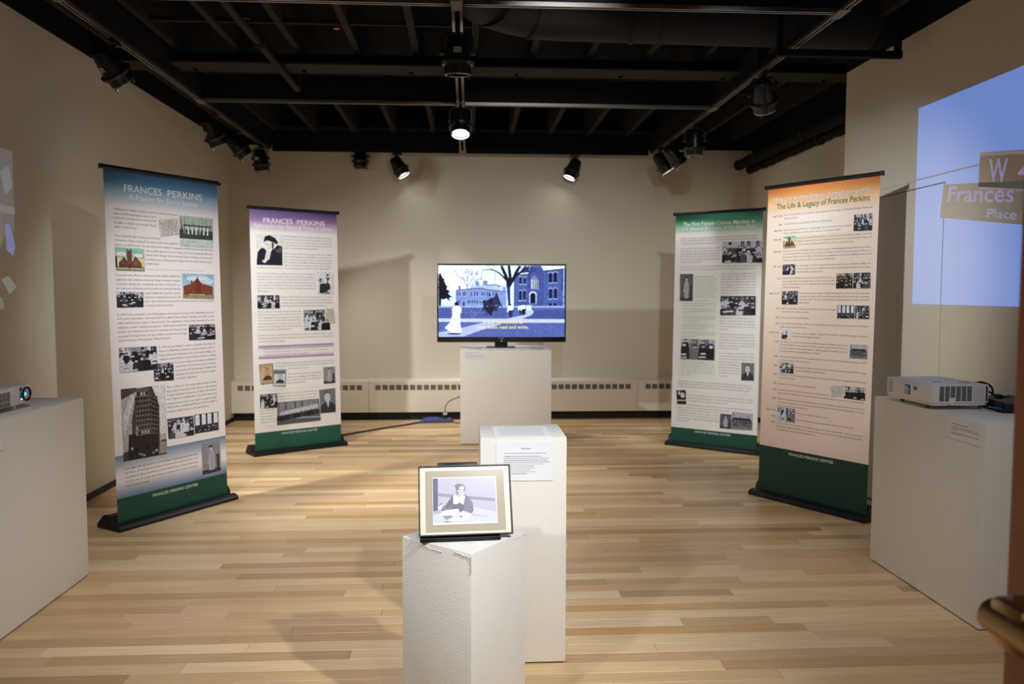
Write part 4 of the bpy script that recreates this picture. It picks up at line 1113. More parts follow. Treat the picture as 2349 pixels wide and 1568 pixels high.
# ------------------------------------------------------------------ pedestals
def pedestal(label, cx, cy, w, dp, h, rz=0.0, bev=.004):
    t = empty('display_pedestal', (cx, cy, 0), rz); tag(t, label, 'pedestal', 'white display pedestals')
    MB().box(-w / 2, w / 2, -dp / 2, dp / 2, .004, h).build('pedestal_body', M_PED, t, smooth=True, bevel=bev)
    MB().box(-w / 2 + .006, w / 2 - .006, -dp / 2 + .006, dp / 2 - .006, 0, .005).build('pedestal_foot', M_DARK, t)
    return t
ZT = .858
pedestal('wide white pedestal that carries the television', .343, 7.37, .826, .62, ZT)
pedestal('tall narrow white pedestal with two printed sheets, behind the framed photo', .2015, 2.965, .317, .285, .846)
fp = pedestal('short white pedestal turned corner-on in the foreground, with chipped edges', -.012, 2.452, .28, .28, .61, R(51), .005)
pedestal('large white pedestal on the right under the white projector', 2.365, 3.443, .58, .865, .85)
pedestal('large white pedestal at the left edge under the glowing projector', -2.14, 3.40, .60, .89, .868)
# ragged paint along the top edges of the foreground pedestal
rr = random.Random(5)
M_CHIP = mat('raw_paint_edge', (236, 226, 214), .7)
def chip(parent, p0, p1, wob, off):
    pts = []
    n = 26
    for i in range(n + 1):
        t = i / n
        p = Vector(p0).lerp(Vector(p1), t) + Vector(wob) * rr.uniform(-1, 1) * (1 - abs(2 * t - 1)) + Vector(off)
        pts.append(tuple(p))
    MB().tube(pts, [.0011 + .0007 * rr.random() for _ in pts], 5).build('paint_ridge', M_CHIP, parent, smooth=True)
q = .1405
chip(fp, (q * .5, -q, .602), (q, -q, .606), (0, 0, .004), (0, 0, -.004)); chip(fp, (-q, -q * .2, .594), (-q, q * .45, .6), (0, 0, .003), (0, 0, -.002))
chip(fp, (-q, -q, .60), (-q, -q * .55, .606), (0, 0, .003), (0, 0, -.004)); chip(fp, (-q * 1.002, -q * 1.002, .604), (-q * 1.002, -q * 1.002, .55), (.001, .001, 0), (0, 0, 0))

# ------------------------------------------------------------------ framed photograph on an easel
fr = empty('framed_photo', (-.006, 2.384, .611), R(4)); tag(fr, 'black framed vintage photograph leaning on the foreground pedestal', 'framed photo')
TILT = R(25)
FW, FH = .292, .218
fm = Matrix.Translation((0, 0, .014)) @ Matrix.Rotation(-TILT, 4, 'X')
def fmb():
    m = MB(); m.m = fm; return m
b = fmb(); t_ = .0038
b.box(-FW / 2, FW / 2, -.004, .016, 0, t_); b.box(-FW / 2, FW / 2, -.004, .016, FH - t_, FH); b.box(-FW / 2, -FW / 2 + t_, -.004, .016, t_, FH - t_); b.box(FW / 2 - t_, FW / 2, -.004, .016, t_, FH - t_)
b.build('frame_moulding', mat('frame_black', (34, 28, 34), .35), fr)
M_PIC = attr_mat('framed_picture', .5, coat=1.0, coat_rough=.22)
b = fmb(); Z0 = lambda x, y, o=0.0: (-FW / 2 + x * FW, -o, y * FH)
def prect(b, x0, y0, x1, y1, c, o): b.poly([Z0(x0, y0, o), Z0(x1, y0, o), Z0(x1, y1, o), Z0(x0, y1, o)], lin(c))
prect(b, .02, .02, .98, .98, (218, 213, 194), 0)
b.build('mat_board', M_PIC, fr)
b = fmb(); prect(b, .075, .055, .925, .925, (168, 156, 128), .0006); b.build('inner_mount', M_PIC, fr)
b = fmb(); prect(b, .15, .155, .84, .83, (228, 227, 232), .001)
X0, Y0, SX_, SY_ = 342, 1180, 1093, 785
cr = lambda x, y, o: Z0(.15 + .69 * (x - X0) / SX_, .155 + .675 * (Y0 - y) / SY_, o)
pic = [([(350, 1145), (1425, 1145), (1415, 412), (350, 412)], (186, 184, 200)), ([(350, 1145), (1425, 1145), (1425, 1000), (1000, 900), (350, 960)], (204, 204, 218)),
  ([(350, 412), (435, 412), (430, 940), (350, 960)], (92, 88, 112)), ([(430, 655), (690, 690), (1400, 770), (1400, 820), (690, 740), (430, 705)], (150, 144, 166)),
  ([(350, 960), (560, 930), (560, 985), (350, 1010)], (176, 172, 190)),
  ([(430, 920), (560, 860), (650, 740), (690, 690), (780, 700), (890, 690), (960, 740), (1020, 840), (1030, 960), (1000, 1010), (860, 960), (660, 940), (500, 950)], (128, 116, 138)),
  ([(690, 690), (640, 780), (660, 935), (800, 985), (870, 950), (880, 860), (800, 840)], (104, 94, 116)),
  ([(690, 700), (760, 690), (800, 740), (860, 690), (895, 720), (860, 865), (790, 820), (760, 850), (690, 845)], (246, 246, 250)),
  (ell(805, 655, 68, 78, 18), (206, 198, 208)), ([(735, 620), (745, 700), (775, 720), (790, 650)], (150, 140, 156)),
  ([(720, 540), (770, 505), (880, 530), (905, 600), (880, 640), (860, 610), (790, 615), (745, 630), (738, 590)], (120, 110, 132)), ([(790, 600), (800, 560), (870, 545), (890, 600), (850, 612)], (214, 208, 218)),
  (ell(778, 652, 12, 6), (90, 80, 100)), (ell(826, 650, 12, 6), (96, 86, 104)), (ell(805, 695, 18, 6), (150, 130, 146)),
  (ell(465, 890, 40, 45, 14), (226, 222, 230)), ([(440, 870), (500, 815), (506, 822), (450, 880)], (70, 64, 84)),
  ([(440, 1010), (560, 945), (770, 925), (790, 970), (690, 1050)], (240, 240, 246)), ([(500, 1040), (640, 1030), (690, 1050), (570, 1105)], (150, 142, 160)), ([(510, 1140), (570, 1125), (690, 1140)], (120, 110, 130)),
  ([(700, 1060), (820, 1000), (1000, 1010), (960, 1070), (880, 1140), (600, 1130)], (216, 216, 228)), (ell(815, 1055, 30, 18), (160, 154, 174)), ([(1000, 1010), (1270, 1060), (1270, 1080), (990, 1040)], (190, 188, 204))]
for k in range(9):
    pic.append(([(940 + 6 * k, 735 + 14 * k), (1000 + 3 * k, 790 + 16 * k), (998 + 3 * k, 795 + 16 * k), (938 + 6 * k, 742 + 14 * k)], (150, 140, 160)))
    pic.append(([(560 + 9 * k, 880 - 12 * k), (600 + 8 * k, 910 - 10 * k), (598 + 8 * k, 916 - 10 * k), (556 + 9 * k, 886 - 12 * k)], (96, 86, 108)))
for k, (pts, c) in enumerate(pic): b.poly([cr(x, y, .0013 + .00003 * k) for x, y in pts], lin(c))
b.build('photograph', M_PIC, fr); 
ez = empty('photo_easel', (-.006, 2.384, .611), R(4)); tag(ez, 'black plastic stand holding the framed photograph', 'easel')
m = MB(); m.m = Matrix.Rotation(-TILT, 4, 'X')
m.prism([(.021, .012), (.031, .012), (.031, .235), (.021, .235)], -.08, .05).build('back_plate', M_BLKPL, ez, bevel=.01)
m = MB(); m.m = Matrix.Rotation(-TILT, 4, 'X'); m.box(-.085, .045, .02, .032, .2, .248).build('back_lip', M_BLKPL, ez, smooth=True, bevel=.005)
MB().box(-.142, .105, -.010, .05, 0, .009).build('base_ledge', M_BLKPL, ez, bevel=.002)
MB().box(-.142, .105, -.016, -.010, 0, .013).build('front_lip', M_BLKPL, ez, bevel=.002)
MB().tube([(-.015, .125, .19), (-.015, .16, .003)], .006, 8).build('rear_prop', M_BLKPL, ez)

# ------------------------------------------------------------------ paper cards
def sheet(name, label, w, h, lines, loc, rot, cat='card', thick=.0012, inks=(70, 74, 84), paper=None):
    """card in its own XY plane, origin at its centre; lines: (text, x0, x1, y, size, colour, bold)"""
    t = empty(name, loc); t.rotation_euler = rot; tag(t, label, cat)
    MB().box(-w / 2, w / 2, -h / 2, h / 2, 0, thick).build('sheet', paper or M_PAPER, t)
    b = MB()
    for s, x0, x1, y, size, c, bold in lines:
        put_text(b, s, x0, x1, y, size, lin(c), lambda x, y: (x, y, thick + .0004), 2, bold)
    if b.v: b.build('printed_text', M_INK, t)
    return t
V = (R(90), 0, 0)
ink = (96, 104, 128); blu = (58, 84, 150); org = (176, 130, 96)
names = [("Susan Bateson '78, Advisory Council at the Frances Perkins Center", .062, blu), ("Carolyn Dietel, Director of the Frances Perkins Program at Mount Holyoke College", .089, ink), ("Clarissa Sosa Gonçalves Cordeiro, Frances Perkins Scholar '21, Producer", .083, blu), ("Francesca Beatrice Marie, Frances Perkins Scholar '20, Audio Video Technician", .0905, (60, 66, 96)),
         ("Heidi Merrill, Associate Director of Admission at Mount Holyoke College", .07, org), ("Tess Abernathy, Frances Perkins Center Board Member", .037, ink), ("Lynne Elizabeth '71, Director of the New Village Press", .038, ink), ("Office of Admission, Mount Holyoke College", .021, org), ("Office of Student Involvement, Mount Holyoke College", .041, org), ("New York State Department of Labor", .0085, blu)]
L = [("Special Thanks", -.012, .022, .047, .0062, blu, .015), ("This exhibit was made possible because of the dedicated collaboration among:", -.075, .077, .03, .0052, ink, 0)]
for k, (s, x, c) in enumerate(names): L.append((s, -.075, x, .0185 - k * .0071, .0052, c, .01 if c == blu else 0))
sheet('notice_sheet', 'white thank-you notice taped to the front of the narrow pedestal', .207, .143, L, (.2045, 2.8215, .759), V, 'notice')
L = [("Welcome to the Frances Perkins Centennial Exhibit", -.065, .065, .087, .008, ink, 0)]
body = ["Frances Perkins was a pioneering advocate for workers and women who came to public", "service after witnessing the fire of 1911 and went on to reshape American labor law.", "As Secretary of Labor she was the first woman ever to serve in a presidential cabinet and", "the driving force behind the laws that gave working people their basic protections.", "This exhibit follows her path from the college classroom to the nation's capital, and the", "people and the places that shaped her convictions along the way, in pictures and words.", "We invite you to walk among the panels, to read and to watch, and to consider how much", "of our daily life was changed by the work of one woman and the many who stood by her.", "Her name lives on in the program for women who return to college to finish a degree."]
for k, s in enumerate(body): L.append((s, -.083, .083, .07 - k * .0185, .0078, ink, 0))
sheet('welcome_sheet', 'white printed sheet lying on top of the narrow pedestal', .21, .22, L, (.2, 2.946, .8465), (0, 0, 0), 'sheet')
sheet('label_card', 'small white caption card lying before the framed photo', .11, .022, [("Frances Perkins, about 1910", -.03, .02, .0, .006, (150, 155, 165), 0)], (-.006, 2.342, .6105), (0, 0, R(4)), 'card')
sheet('caption_card', 'small white caption card on the front of the television pedestal', .207, .076, [("A video about the life of Frances Perkins", -.085, .05, .022, .008, ink, .01), ("Running time ten minutes", -.085, .0, .011, .007, ink, 0)] + [(s, -.085, .08, -.003 - .009 * k, .007, ink, 0) for k, s in enumerate(["Interviews and historic footage recorded for the exhibit", "produced by students at the college with support from", "the center that carries her name and the library archive"])], (.0605, 7.0585, .815), V)
sheet('caption_card', 'white caption card on the side of the right projector pedestal', .22, .085, [("Frances Perkins, New York Commissioner of Labor", -.085, .03, .022, .0062, (50, 52, 58), .01), ("Street sign unveiling in front of the building on West 46th Street in New York City.", -.085, .09, .01, .006, (50, 52, 58), 0), ("March 25, 2008. The sign was renamed Frances Perkins Place in honor of her work in the", -.085, .09, .003, .006, (50, 52, 58), 0), ("Triangle Factory.", -.085, -.04, -.004, .006, (50, 52, 58), 0), ("City of Greenwich and Manhattan, Frances Perkins Place, photo courtesy of the center,", -.085, .09, -.016, .006, (50, 52, 58), .005), ("in New York, 2018.", -.085, -.035, -.023, .006, (50, 52, 58), 0)], (2.0735, 3.145, .796), (R(90), 0, R(-90)))
sheet('caption_card', 'white caption card on the side of the left projector pedestal', .22, .085, [], (-1.8385, 3.075, .79), (R(90), 0, R(90)))

# ------------------------------------------------------------------ television
tv = empty('television', (.316, 7.35, ZT)); tag(tv, 'large flat television showing an old black and white campus film with yellow subtitles', 'television')
W2, TZ0, TZ1 = .604, .053, .785
MB().box(-W2, W2, -.005, .03, TZ0, TZ1).build('bezel', M_TVBLK, tv, smooth=True, bevel=.004)
MB().box(-W2 + .05, W2 - .05, .03, .075, TZ0 + .06, TZ1 - .1).build('rear_casing', M_TVBLK, tv, bevel=.01)
MB().box(-.065, .055, .0, .03, .01, TZ0 + .03).build('stand_neck', M_TVBLK, tv, bevel=.003)
MB().box(-.14, .13, -.02, .16, .002, .01).build('stand_base', M_TVBLK, tv, smooth=True, bevel=.006)
SX0, SX1, SZ0, SZ1 = -W2 + .014, W2 - .014, TZ0 + .05, TZ1 - .016
M_SCR = attr_mat('tv_screen_picture', .15, emit=1.25, spec=.3, noise=.38)
b = MB()
sm = lambda x, y, o: (SX0 + (SX1 - SX0) * (x - 42) / 2266, -.0055 - o, SZ1 - (SZ1 - SZ0) * (y - 72) / 1282)
lay = [0]
def sp_(pts, c):
    lay[0] += 1
    pts = [(min(2308, max(42, x)), min(1354, max(72, y))) for x, y in pts]
    c = tuple(255 * (min(255, v * k) / 255) ** 1.35 for v, k in zip(c, (1.16, 1.12, 1.0)))
    b.poly([sm(x, y, .000008 * lay[0]) for x, y in pts][::-1], lin(c))
def rc(x0, y0, x1, y1, c): sp_([(x0, y0), (x1, y0), (x1, y1), (x0, y1)], c)
def stroke(pts, w0, w1, c):
    for i in range(len(pts) - 1):
        (xa, ya), (xb, yb) = pts[i], pts[i + 1]
        L_ = math.hypot(xb - xa, yb - ya) or 1; nx, ny = -(yb - ya) / L_, (xb - xa) / L_
        wa = w0 + (w1 - w0) * i / (len(pts) - 1); wb = w0 + (w1 - w0) * (i + 1) / (len(pts) - 1)
        sp_([(xa + nx * wa, ya + ny * wa), (xb + nx * wb, yb + ny * wb), (xb - nx * wb, yb - ny * wb), (xa - nx * wa, ya - ny * wa)], c)
rc(42, 72, 2308, 1354, (170, 200, 250)); rc(42, 72, 900, 500, (214, 234, 255)); rc(42, 500, 420, 820, (188, 212, 252)); rc(900, 72, 1500, 420, (196, 222, 255)); rc(1880, 72, 2308, 160, (190, 210, 250))
tr_ = random.Random(9)
def twigs(x, y, a, l, w, dep, c):
    if dep == 0: return
    xe, ye = x + l * math.cos(a), y - l * math.sin(a)
    stroke([(x, y), (xe, ye)], w, w * .7, c)
    for k in range(3 if dep > 2 else 2): twigs(xe, ye, a + tr_.uniform(-.75, .75), l * tr_.uniform(.6, .8), w * .62, dep - 1, c)
twigs(560, 640, R(92), 190, 13, 6, (112, 134, 206)); twigs(615, 640, R(84), 180, 10, 5, (112, 134, 206))
sp_([(350, 820), (350, 520), (560, 497), (780, 480), (990, 515), (1250, 540), (1250, 840)], (128, 150, 216)); sp_([(560, 497), (700, 425), (940, 412), (1140, 448), (1150, 545), (990, 517), (780, 480)], (158, 178, 230))
stroke([(345, 515), (560, 495), (780, 478), (990, 515), (1250, 540)], 8, 8, (66, 76, 140)); stroke([(870, 420), (1060, 415), (1150, 445)], 8, 8, (52, 58, 110))
for x0, y0, x1, y1 in ((395, 430, 440, 508), (700, 355, 772, 432), (835, 340, 918, 420), (1195, 455, 1240, 535)): rc(x0, y0, x1, y1, (118, 138, 204))
for x in (370, 410, 475, 505, 615, 680, 725, 810, 850, 905, 940, 1010, 1060): rc(x, 540 + (x - 370) * .005, x + 20, 612, (62, 74, 140))
for x in (375, 410, 560, 595, 640, 680, 725): rc(x, 690, x + 22, 748, (66, 78, 144))
rc(478, 722, 507, 806, (36, 38, 86)); rc(350, 655, 980, 664, (104, 124, 196))
rb = (84, 104, 176)
sp_([(1390, 840), (1390, 235), (1640, 205), (1680, 120), (1880, 100), (1930, 168), (2308, 130), (2308, 840)], rb); sp_([(1460, 225), (1560, 110), (1680, 75), (1650, 205)], (56, 66, 124)); sp_([(1640, 205), (1700, 76), (1880, 76), (1930, 168), (1930, 830), (1640, 830)], (76, 92, 164))
sp_([(1920, 160), (2308, 118), (2308, 140), (1930, 180)], (28, 32, 70)); stroke([(1450, 225), (1650, 200)], 9, 9, (200, 216, 250)); stroke([(2270, 130), (2265, 520)], 9, 9, (36, 42, 90)); rc(2280, 130, 2300, 820, (150, 172, 230))
for k in range(46):
    x, y = tr_.uniform(1400, 2290), tr_.uniform(240, 820); rc(x, y, x + tr_.uniform(20, 60), y + tr_.uniform(10, 24), tuple(v * tr_.uniform(.82, 1.18) for v in rb))
for x0, y0, x1, y1 in ((2022, 205, 2078, 376), (2108, 198, 2166, 370), (2028, 492, 2078, 662), (2118, 486, 2166, 660), (1488, 528, 1526, 692), (1562, 522, 1602, 688), (1490, 280, 1526, 400), (1570, 290, 1606, 400)):
    sp_(ell((x0 + x1) / 2, y0, (x1 - x0) * .68, 26, 12), (166, 186, 240)); sp_(ell((x0 + x1) / 2, y0 + 6, (x1 - x0) * .5, 22, 12), (26, 28, 62)); rc(x0, y0, x1, y1, (28, 30, 66)); rc(x0 - 12, y1, x1 + 12, y1 + 14, (150, 172, 232))
sp_([(1690, 500), (1690, 330), (1765, 240), (1840, 330), (1840, 500)], (112, 132, 200)); rc(1712, 320, 1822, 480, (190, 210, 250))
for x in (1730, 1765, 1798): rc(x, 318, x + 20, 480, (34, 38, 80))
sp_(ell(1735, 590, 72, 60, 16), (176, 196, 246)); rc(1665, 590, 1806, 762, (150, 170, 232)); sp_(ell(1735, 600, 46, 42, 16), (22, 22, 52)); rc(1690, 600, 1780, 757, (24, 24, 56))
for x in (2026, 2112): rc(x, 750, x + 48, 788, (24, 26, 58))
rc(1390, 742, 2308, 752, (60, 74, 136))
rc(42, 800, 2308, 1354, (92, 110, 182)); rc(42, 796, 2308, 824, (150, 170, 232)); rc(60, 830, 1240, 1020, (84, 100, 172))
for k in range(240):
    x, y = tr_.uniform(50, 2290), tr_.uniform(840, 1340); s_ = tr_.uniform(.75, 1.2); rc(x, y, x + tr_.uniform(10, 46), y + tr_.uniform(4, 10), tuple(min(255, v * s_) for v in (90, 108, 182)))
sp_([(42, 1020), (1200, 1025), (2308, 1036), (2308, 1098), (1100, 1096), (820, 1086), (42, 1082)], (172, 188, 244)); sp_([(42, 1272), (450, 1192), (830, 1094), (1180, 1120), (800, 1232), (500, 1342), (42, 1350)], (160, 176, 238))
sp_([(1240, 1032), (1450, 985), (1620, 940), (1600, 880), (1720, 860), (1758, 910), (1700, 962), (1520, 1032)], (166, 182, 240)); sp_([(1760, 870), (2308, 860), (2308, 1020), (1540, 1026), (1720, 970)], (78, 94, 164))
for k in range(90):
    x, y = 960 + tr_.gauss(0, 75), 780 + tr_.gauss(0, 60); t_ = tr_.uniform(0, 30); sp_(ell(x, y, tr_.uniform(14, 40), tr_.uniform(12, 34), 9), (36 + t_, 38 + t_, 84 + t_))
sp_([(880, 820), (1030, 820), (985, 975), (960, 960)], (34, 32, 70)); sp_([(1080, 540), (1190, 830), (1010, 700)], (52, 60, 112))
for k in range(40): x = tr_.uniform(470, 900); y = tr_.uniform(850, 960); stroke([(x, y + 40), (x + tr_.uniform(-20, 20), y - 20)], 3, 2, (112, 130, 200))
sp_([(1243, 310), (1390, 300), (1385, 560), (1380, 800), (1290, 800), (1268, 520)], (58, 68, 132)); sp_([(1326, 460), (1388, 345), (1384, 800), (1332, 800)], (196, 214, 252)); sp_([(1240, 300), (1395, 285), (1385, 360), (1320, 470), (1262, 440)], (28, 28, 62))
tk = (26, 26, 58)
stroke([(1270, 330), (1235, 230), (1180, 110), (1165, 72)], 34, 22, tk); stroke([(1330, 330), (1315, 200), (1300, 72)], 30, 24, tk); stroke([(1375, 330), (1440, 180), (1500, 72)], 32, 26, tk); stroke([(1375, 330), (1430, 250), (1560, 150), (1600, 72)], 22, 14, tk)
stroke([(1250, 330), (1150, 225), (1060, 165), (950, 140), (850, 155)], 16, 7, tk); stroke([(850, 155), (815, 220), (805, 320)], 6, 3, tk); stroke([(850, 155), (800, 90)], 6, 4, tk); stroke([(1060, 165), (960, 120)], 6, 3, tk); stroke([(1060, 165), (1050, 300), (1065, 420)], 5, 3, (60, 70, 130))
twigs(1160, 230, R(100), 80, 5, 4, (90, 106, 176)); twigs(1040, 160, R(110), 60, 4, 4, (110, 130, 200)); twigs(760, 160, R(70), 60, 4, 4, (120, 140, 206)); twigs(1650, 330, R(80), 90, 8, 5, (48, 56, 110)); twigs(1490, 240, R(60), 60, 6, 4, (44, 50, 100))
sp_([(46, 800), (46, 250), (72, 190), (120, 300), (150, 370), (200, 455), (185, 500), (245, 530), (215, 580), (295, 640), (225, 650), (262, 720), (180, 660), (120, 690), (95, 640), (84, 800)], (24, 22, 50))
for k in range(40): sp_(ell(46 + abs(tr_.gauss(0, 70)), tr_.uniform(300, 680), tr_.uniform(10, 28), tr_.uniform(8, 18), 7), (26, 24, 54))
sp_(ell(320, 1296, 130, 14, 14), (22, 22, 50)); sp_([(300, 920), (425, 930), (428, 1120), (455, 1262), (400, 1275), (275, 1275), (152, 1192), (255, 1085)], (220, 238, 255)); sp_(ell(368, 865, 86, 70, 18), (222, 240, 255)); sp_([(290, 850), (330, 840), (310, 940), (285, 930)], (196, 216, 252)); sp_([(420, 890), (465, 905), (400, 945)], (216, 236, 255)); sp_(ell(365, 755, 42, 30, 14), (30, 28, 60)); sp_([(318, 775), (420, 770), (410, 785), (330, 790)], (30, 28, 60)); stroke([(410, 1110), (290, 1180), (250, 1250)], 7, 4, (150, 172, 232)); stroke([(345, 1060), (310, 1085)], 5, 3, (170, 190, 240))
for x, y, s_ in ((1330, 830, 1.0), (1510, 820, .75), (1562, 815, .85)):
    sp_([(x - 45 * s_, y + 40 * s_), (x + 50 * s_, y + 40 * s_), (x + 20 * s_, y + 175 * s_), (x - 12 * s_, y + 178 * s_)], (48, 52, 100) if s_ != .85 else (24, 22, 50)); sp_(ell(x, y, 55 * s_, 45 * s_, 14), (208, 228, 255)); sp_([(x - 55 * s_, y), (x - 30 * s_, y), (x - 35 * s_, y + 80 * s_), (x - 60 * s_, y + 70 * s_)], (204, 224, 255)); sp_(ell(x, y - 55 * s_, 16 * s_, 20 * s_, 10), (52, 52, 96))
for x in (1630, 1660, 1692): sp_([(x - 14, 870), (x + 16, 870), (x + 8, 775), (x - 8, 775)], (200, 220, 255)); sp_(ell(x, 768, 10, 12, 8), (60, 62, 110))
sc = b.build('screen', M_SCR, tv); YS = -.0055 - .000008 * lay[0]
b = MB(); ft = lambda x, y: sm(x, -y, .012)
put_text(b, "It was convenient to", 848, 1555, -1092, 84, lin((246, 232, 90)), ft, 3, .01); put_text(b, "have them read and write,", 740, 1655, -1182, 84, lin((246, 232, 90)), ft, 3, .01)
b.v = [(x, YS - .0004, z) for x, y, z in b.v]
b.build('subtitle_text', attr_mat('subtitle_yellow', .3, emit=1.1), sc)
b = MB(); ft = lambda x, y: (x, -.0056, y)
put_text(b, "SHARP", -.027, .02, TZ0 + .037, .013, lin((150, 150, 152)), ft, 2, .02); b.build('brand_mark', M_INK, tv)
b = MB(); b.poly([(-.012, -.0056, TZ0 + .008), (-.006, -.0056, TZ0 + .008), (-.002, -.0056, TZ0 + .016), (.002, -.0056, TZ0 + .008), (.008, -.0056, TZ0 + .008), (-.002, -.0056, TZ0 + .024)], lin((190, 196, 206))); b.build('power_light', M_INK, tv)
for k, (lb, x, y, a, c1) in enumerate((('pale leaflet with line drawings on the television pedestal, left of the stand', .06, 7.2, 8, (186, 200, 206)), ('leaflet with a colour picture on the television pedestal, right of the stand', .63, 7.2, -10, (150, 120, 140)))):
    t = empty('leaflet', (x, y, ZT + .001), R(a)); tag(t, lb, 'leaflet')
    MB().box(-.1, .1, -.075, .075, 0, .0015).build('sheet', M_PAPER, t)
    b = MB(); lr = random.Random(k)
    for j in range(14):
        x0, y0 = lr.uniform(-.09, .05), lr.uniform(-.07, .05); s_ = lr.uniform(.6, 1.2)
        b.poly([(x0, y0, .002), (x0 + .05, y0 + .004, .002), (x0 + .045, y0 + .018, .002), (x0 - .004, y0 + .012, .002)], lin([min(255, v * s_) for v in c1]))
    b.build('printed_picture', M_INK, t)

# ------------------------------------------------------------------ power strip and cords behind the television pedestal
ps = empty('power_strip', (-.33, 8.31, 0), R(2)); tag(ps, 'blue grey power strip with a long dark cord on the floor by the back wall', 'power strip')
M_PSB = mat('power_strip_blue', (66, 72, 116), .5); M_PSB2 = mat('bright_blue_plastic', (52, 100, 210), .45)
MB().prism([(-.05, .002), (-.05, .03), (-.03, .045), (.035, .045), (.05, .03), (.05, .002)], -.15, .15).build('strip_body', M_PSB, ps, bevel=.006)
MB().box(-.12, .02, .012, .032, .045, .05).build('outlet_bar', M_PSB2, ps, bevel=.002)
MB().box(-.175, -.135, -.065, -.035, .006, .03).build('cord_grip', M_PSB2, ps, bevel=.004)
MB().lathe([(.009, .045), (.009, .05)], 10).build('reset_button', mat('red_button', (190, 40, 50), .4), ps, loc=(-.125, -.01, 0))
for s in (-1, 1): MB().box(s * .15 - .02, s * .15 + .02, -.03, .04, .002, .022).build('mount_ear', M_PSB, ps, bevel=.006)
pg = empty('power_plug', (-.245, 8.3, .046)); tag(pg, 'black and white plug with a thin cord, standing in the power strip', 'plug')
MB().box(-.02, .02, -.018, .018, 0, .035).build('plug_body', M_BLKPL, pg, bevel=.004)
MB().box(-.022, .022, -.018, .018, .035, .055).build('plug_collar', mat('pale_plastic', (196, 196, 190), .5), pg, bevel=.003)
def cord(name, label, pts, r, m=M_CORD):
    fine = []
    P_ = [Vector(p) for p in pts]
    P_ = [P_[0] * 2 - P_[1]] + P_ + [P_[-1] * 2 - P_[-2]]
    for i in range(1, len(P_) - 2):
        for k in range(8):
            t = k / 8; a, b_, c, d_ = P_[i - 1:i + 3]
            fine.append(.5 * ((2 * b_) + (c - a) * t + (2 * a - 5 * b_ + 4 * c - d_) * t * t + (3 * b_ - a - 3 * c + d_) * t ** 3))
    fine.append(P_[-2])
    o = MB().tube(fine, r, 8).build(name, m, smooth=True)
    if label: tag(o, label, 'cord')
    return o
pc = cord('power_cord', None, [(-1.32, 7.42, .009), (-1.1, 7.66, .009), (-.85, 7.92, .009), (-.62, 8.14, .009), (-.5, 8.262, .012)], .009)
tvc = cord('plug_cord', None, [(-.245, 8.3, .101), (-.24, 8.29, .17), (-.19, 8.22, .24), (-.04, 8.1, .31), (.12, 7.9, .36), (.2, 7.73, .4)], .0045)
for o, par in ((pc, ps), (tvc, pg)):
    o.parent = par; bpy.context.view_layer.update(); o.matrix_parent_inverse = par.matrix_world.inverted()
cord('spare_cord', 'thin dark cord trailing right from the power strip along the floor', [(-.165, 8.28, .01), (-.12, 8.23, .006), (-.03, 8.2, .006), (.15, 8.15, .006)], .005)

# ------------------------------------------------------------------ right projector and media player
pr_ = empty('projector', (2.2, 3.56, .852), R(1.5)); tag(pr_, 'white projector with grey vents on the right pedestal', 'projector', 'video projectors')
PX, PY = .14, .19
def rounded(x0, x1, y0, y1, z0, z1, rad, n=6):
    b = MB(); pts = []
    for cx, cy, a0 in ((x1 - rad, y1 - rad, 0), (x0 + rad, y1 - rad, 90), (x0 + rad, y0 + rad, 180), (x1 - rad, y0 + rad, 270)):
        for i in range(n + 1): pts.append((cx + rad * math.cos(R(a0 + 90 * i / n)), cy + rad * math.sin(R(a0 + 90 * i / n))))
    m = len(pts)
    b.add([(x, y, z0) for x, y in pts] + [(x, y, z1) for x, y in pts], [tuple(range(m - 1, -1, -1)), tuple(range(m, 2 * m))] + [(i, (i + 1) % m, (i + 1) % m + m, i + m) for i in range(m)])
    return b
rounded(-PX, PX, -PY, PY, .03, .112, .03).build('casing', M_PROJ, pr_, smooth=True, bevel=.004)
rounded(-PX + .006, PX - .006, -PY + .006, PY - .006, .02, .031, .028).build('casing_base', M_PROJ, pr_, smooth=True)
lw = MB().box(-PX - .003, -PX + .004, -.035, .018, .045, .1).build('lens_window', mat('window_bezel', (236, 238, 240), .4), pr_, bevel=.002)
MB().box(-PX - .0045, -PX + .004, -.030, .013, .05, .096).build('window_glass', mat('dark_blue_glass', (14, 40, 54), .06, spec=.8, coat=1), lw)
o = MB().lathe([(.019, 0), (.019, .002), (.012, .0035), (.0, .004)], 20).build('lens', mat('lens_glass', (60, 130, 160), .05, spec=1, coat=1), lw, smooth=True); o.rotation_euler = (0, R(-90), 0); o.location = (-PX - .0045, -.006, .072)
MB().box(-PX - .002, -PX + .004, -.075, -.053, .076, .092).build('sensor_window', mat('brown_sensor', (84, 66, 50), .3), pr_)
for i in range(6):
    for k in range(16):
        if i == 2 and k < 4: continue
        x0 = -.105 + i * .026
        MB().box(x0, x0 + .021, -PY - .0012, -PY + .001, .0405 + k * .0042, .0430 + k * .0042).build('vent_slot', M_PROJD, pr_)
for k in range(14): MB().box(.112, .121, -PY - .0012, -PY + .001, .0405 + k * .0048, .0435 + k * .0048).build('vent_slot', M_PROJD, pr_)
for k in range(13): MB().box(.052, .106, -PY - .0008, -PY + .001, .042 + k * .005, .0428 + k * .005).build('vent_groove', mat('groove_grey', (170, 168, 166), .5) if k == 0 else bpy.data.materials['groove_grey'], pr_)
for i in range(2):
    for k in range(15): MB().box(-PX - .0012, -PX + .001, .118 + i * .022, .134 + i * .022, .044 + k * .0042, .0462 + k * .0042).build('vent_slot', bpy.data.materials['groove_grey'], pr_)
MB().box(-.063, -.04, -PY - .006, -PY, .026, .05).build('foot_release', M_PROJ, pr_, bevel=.002)
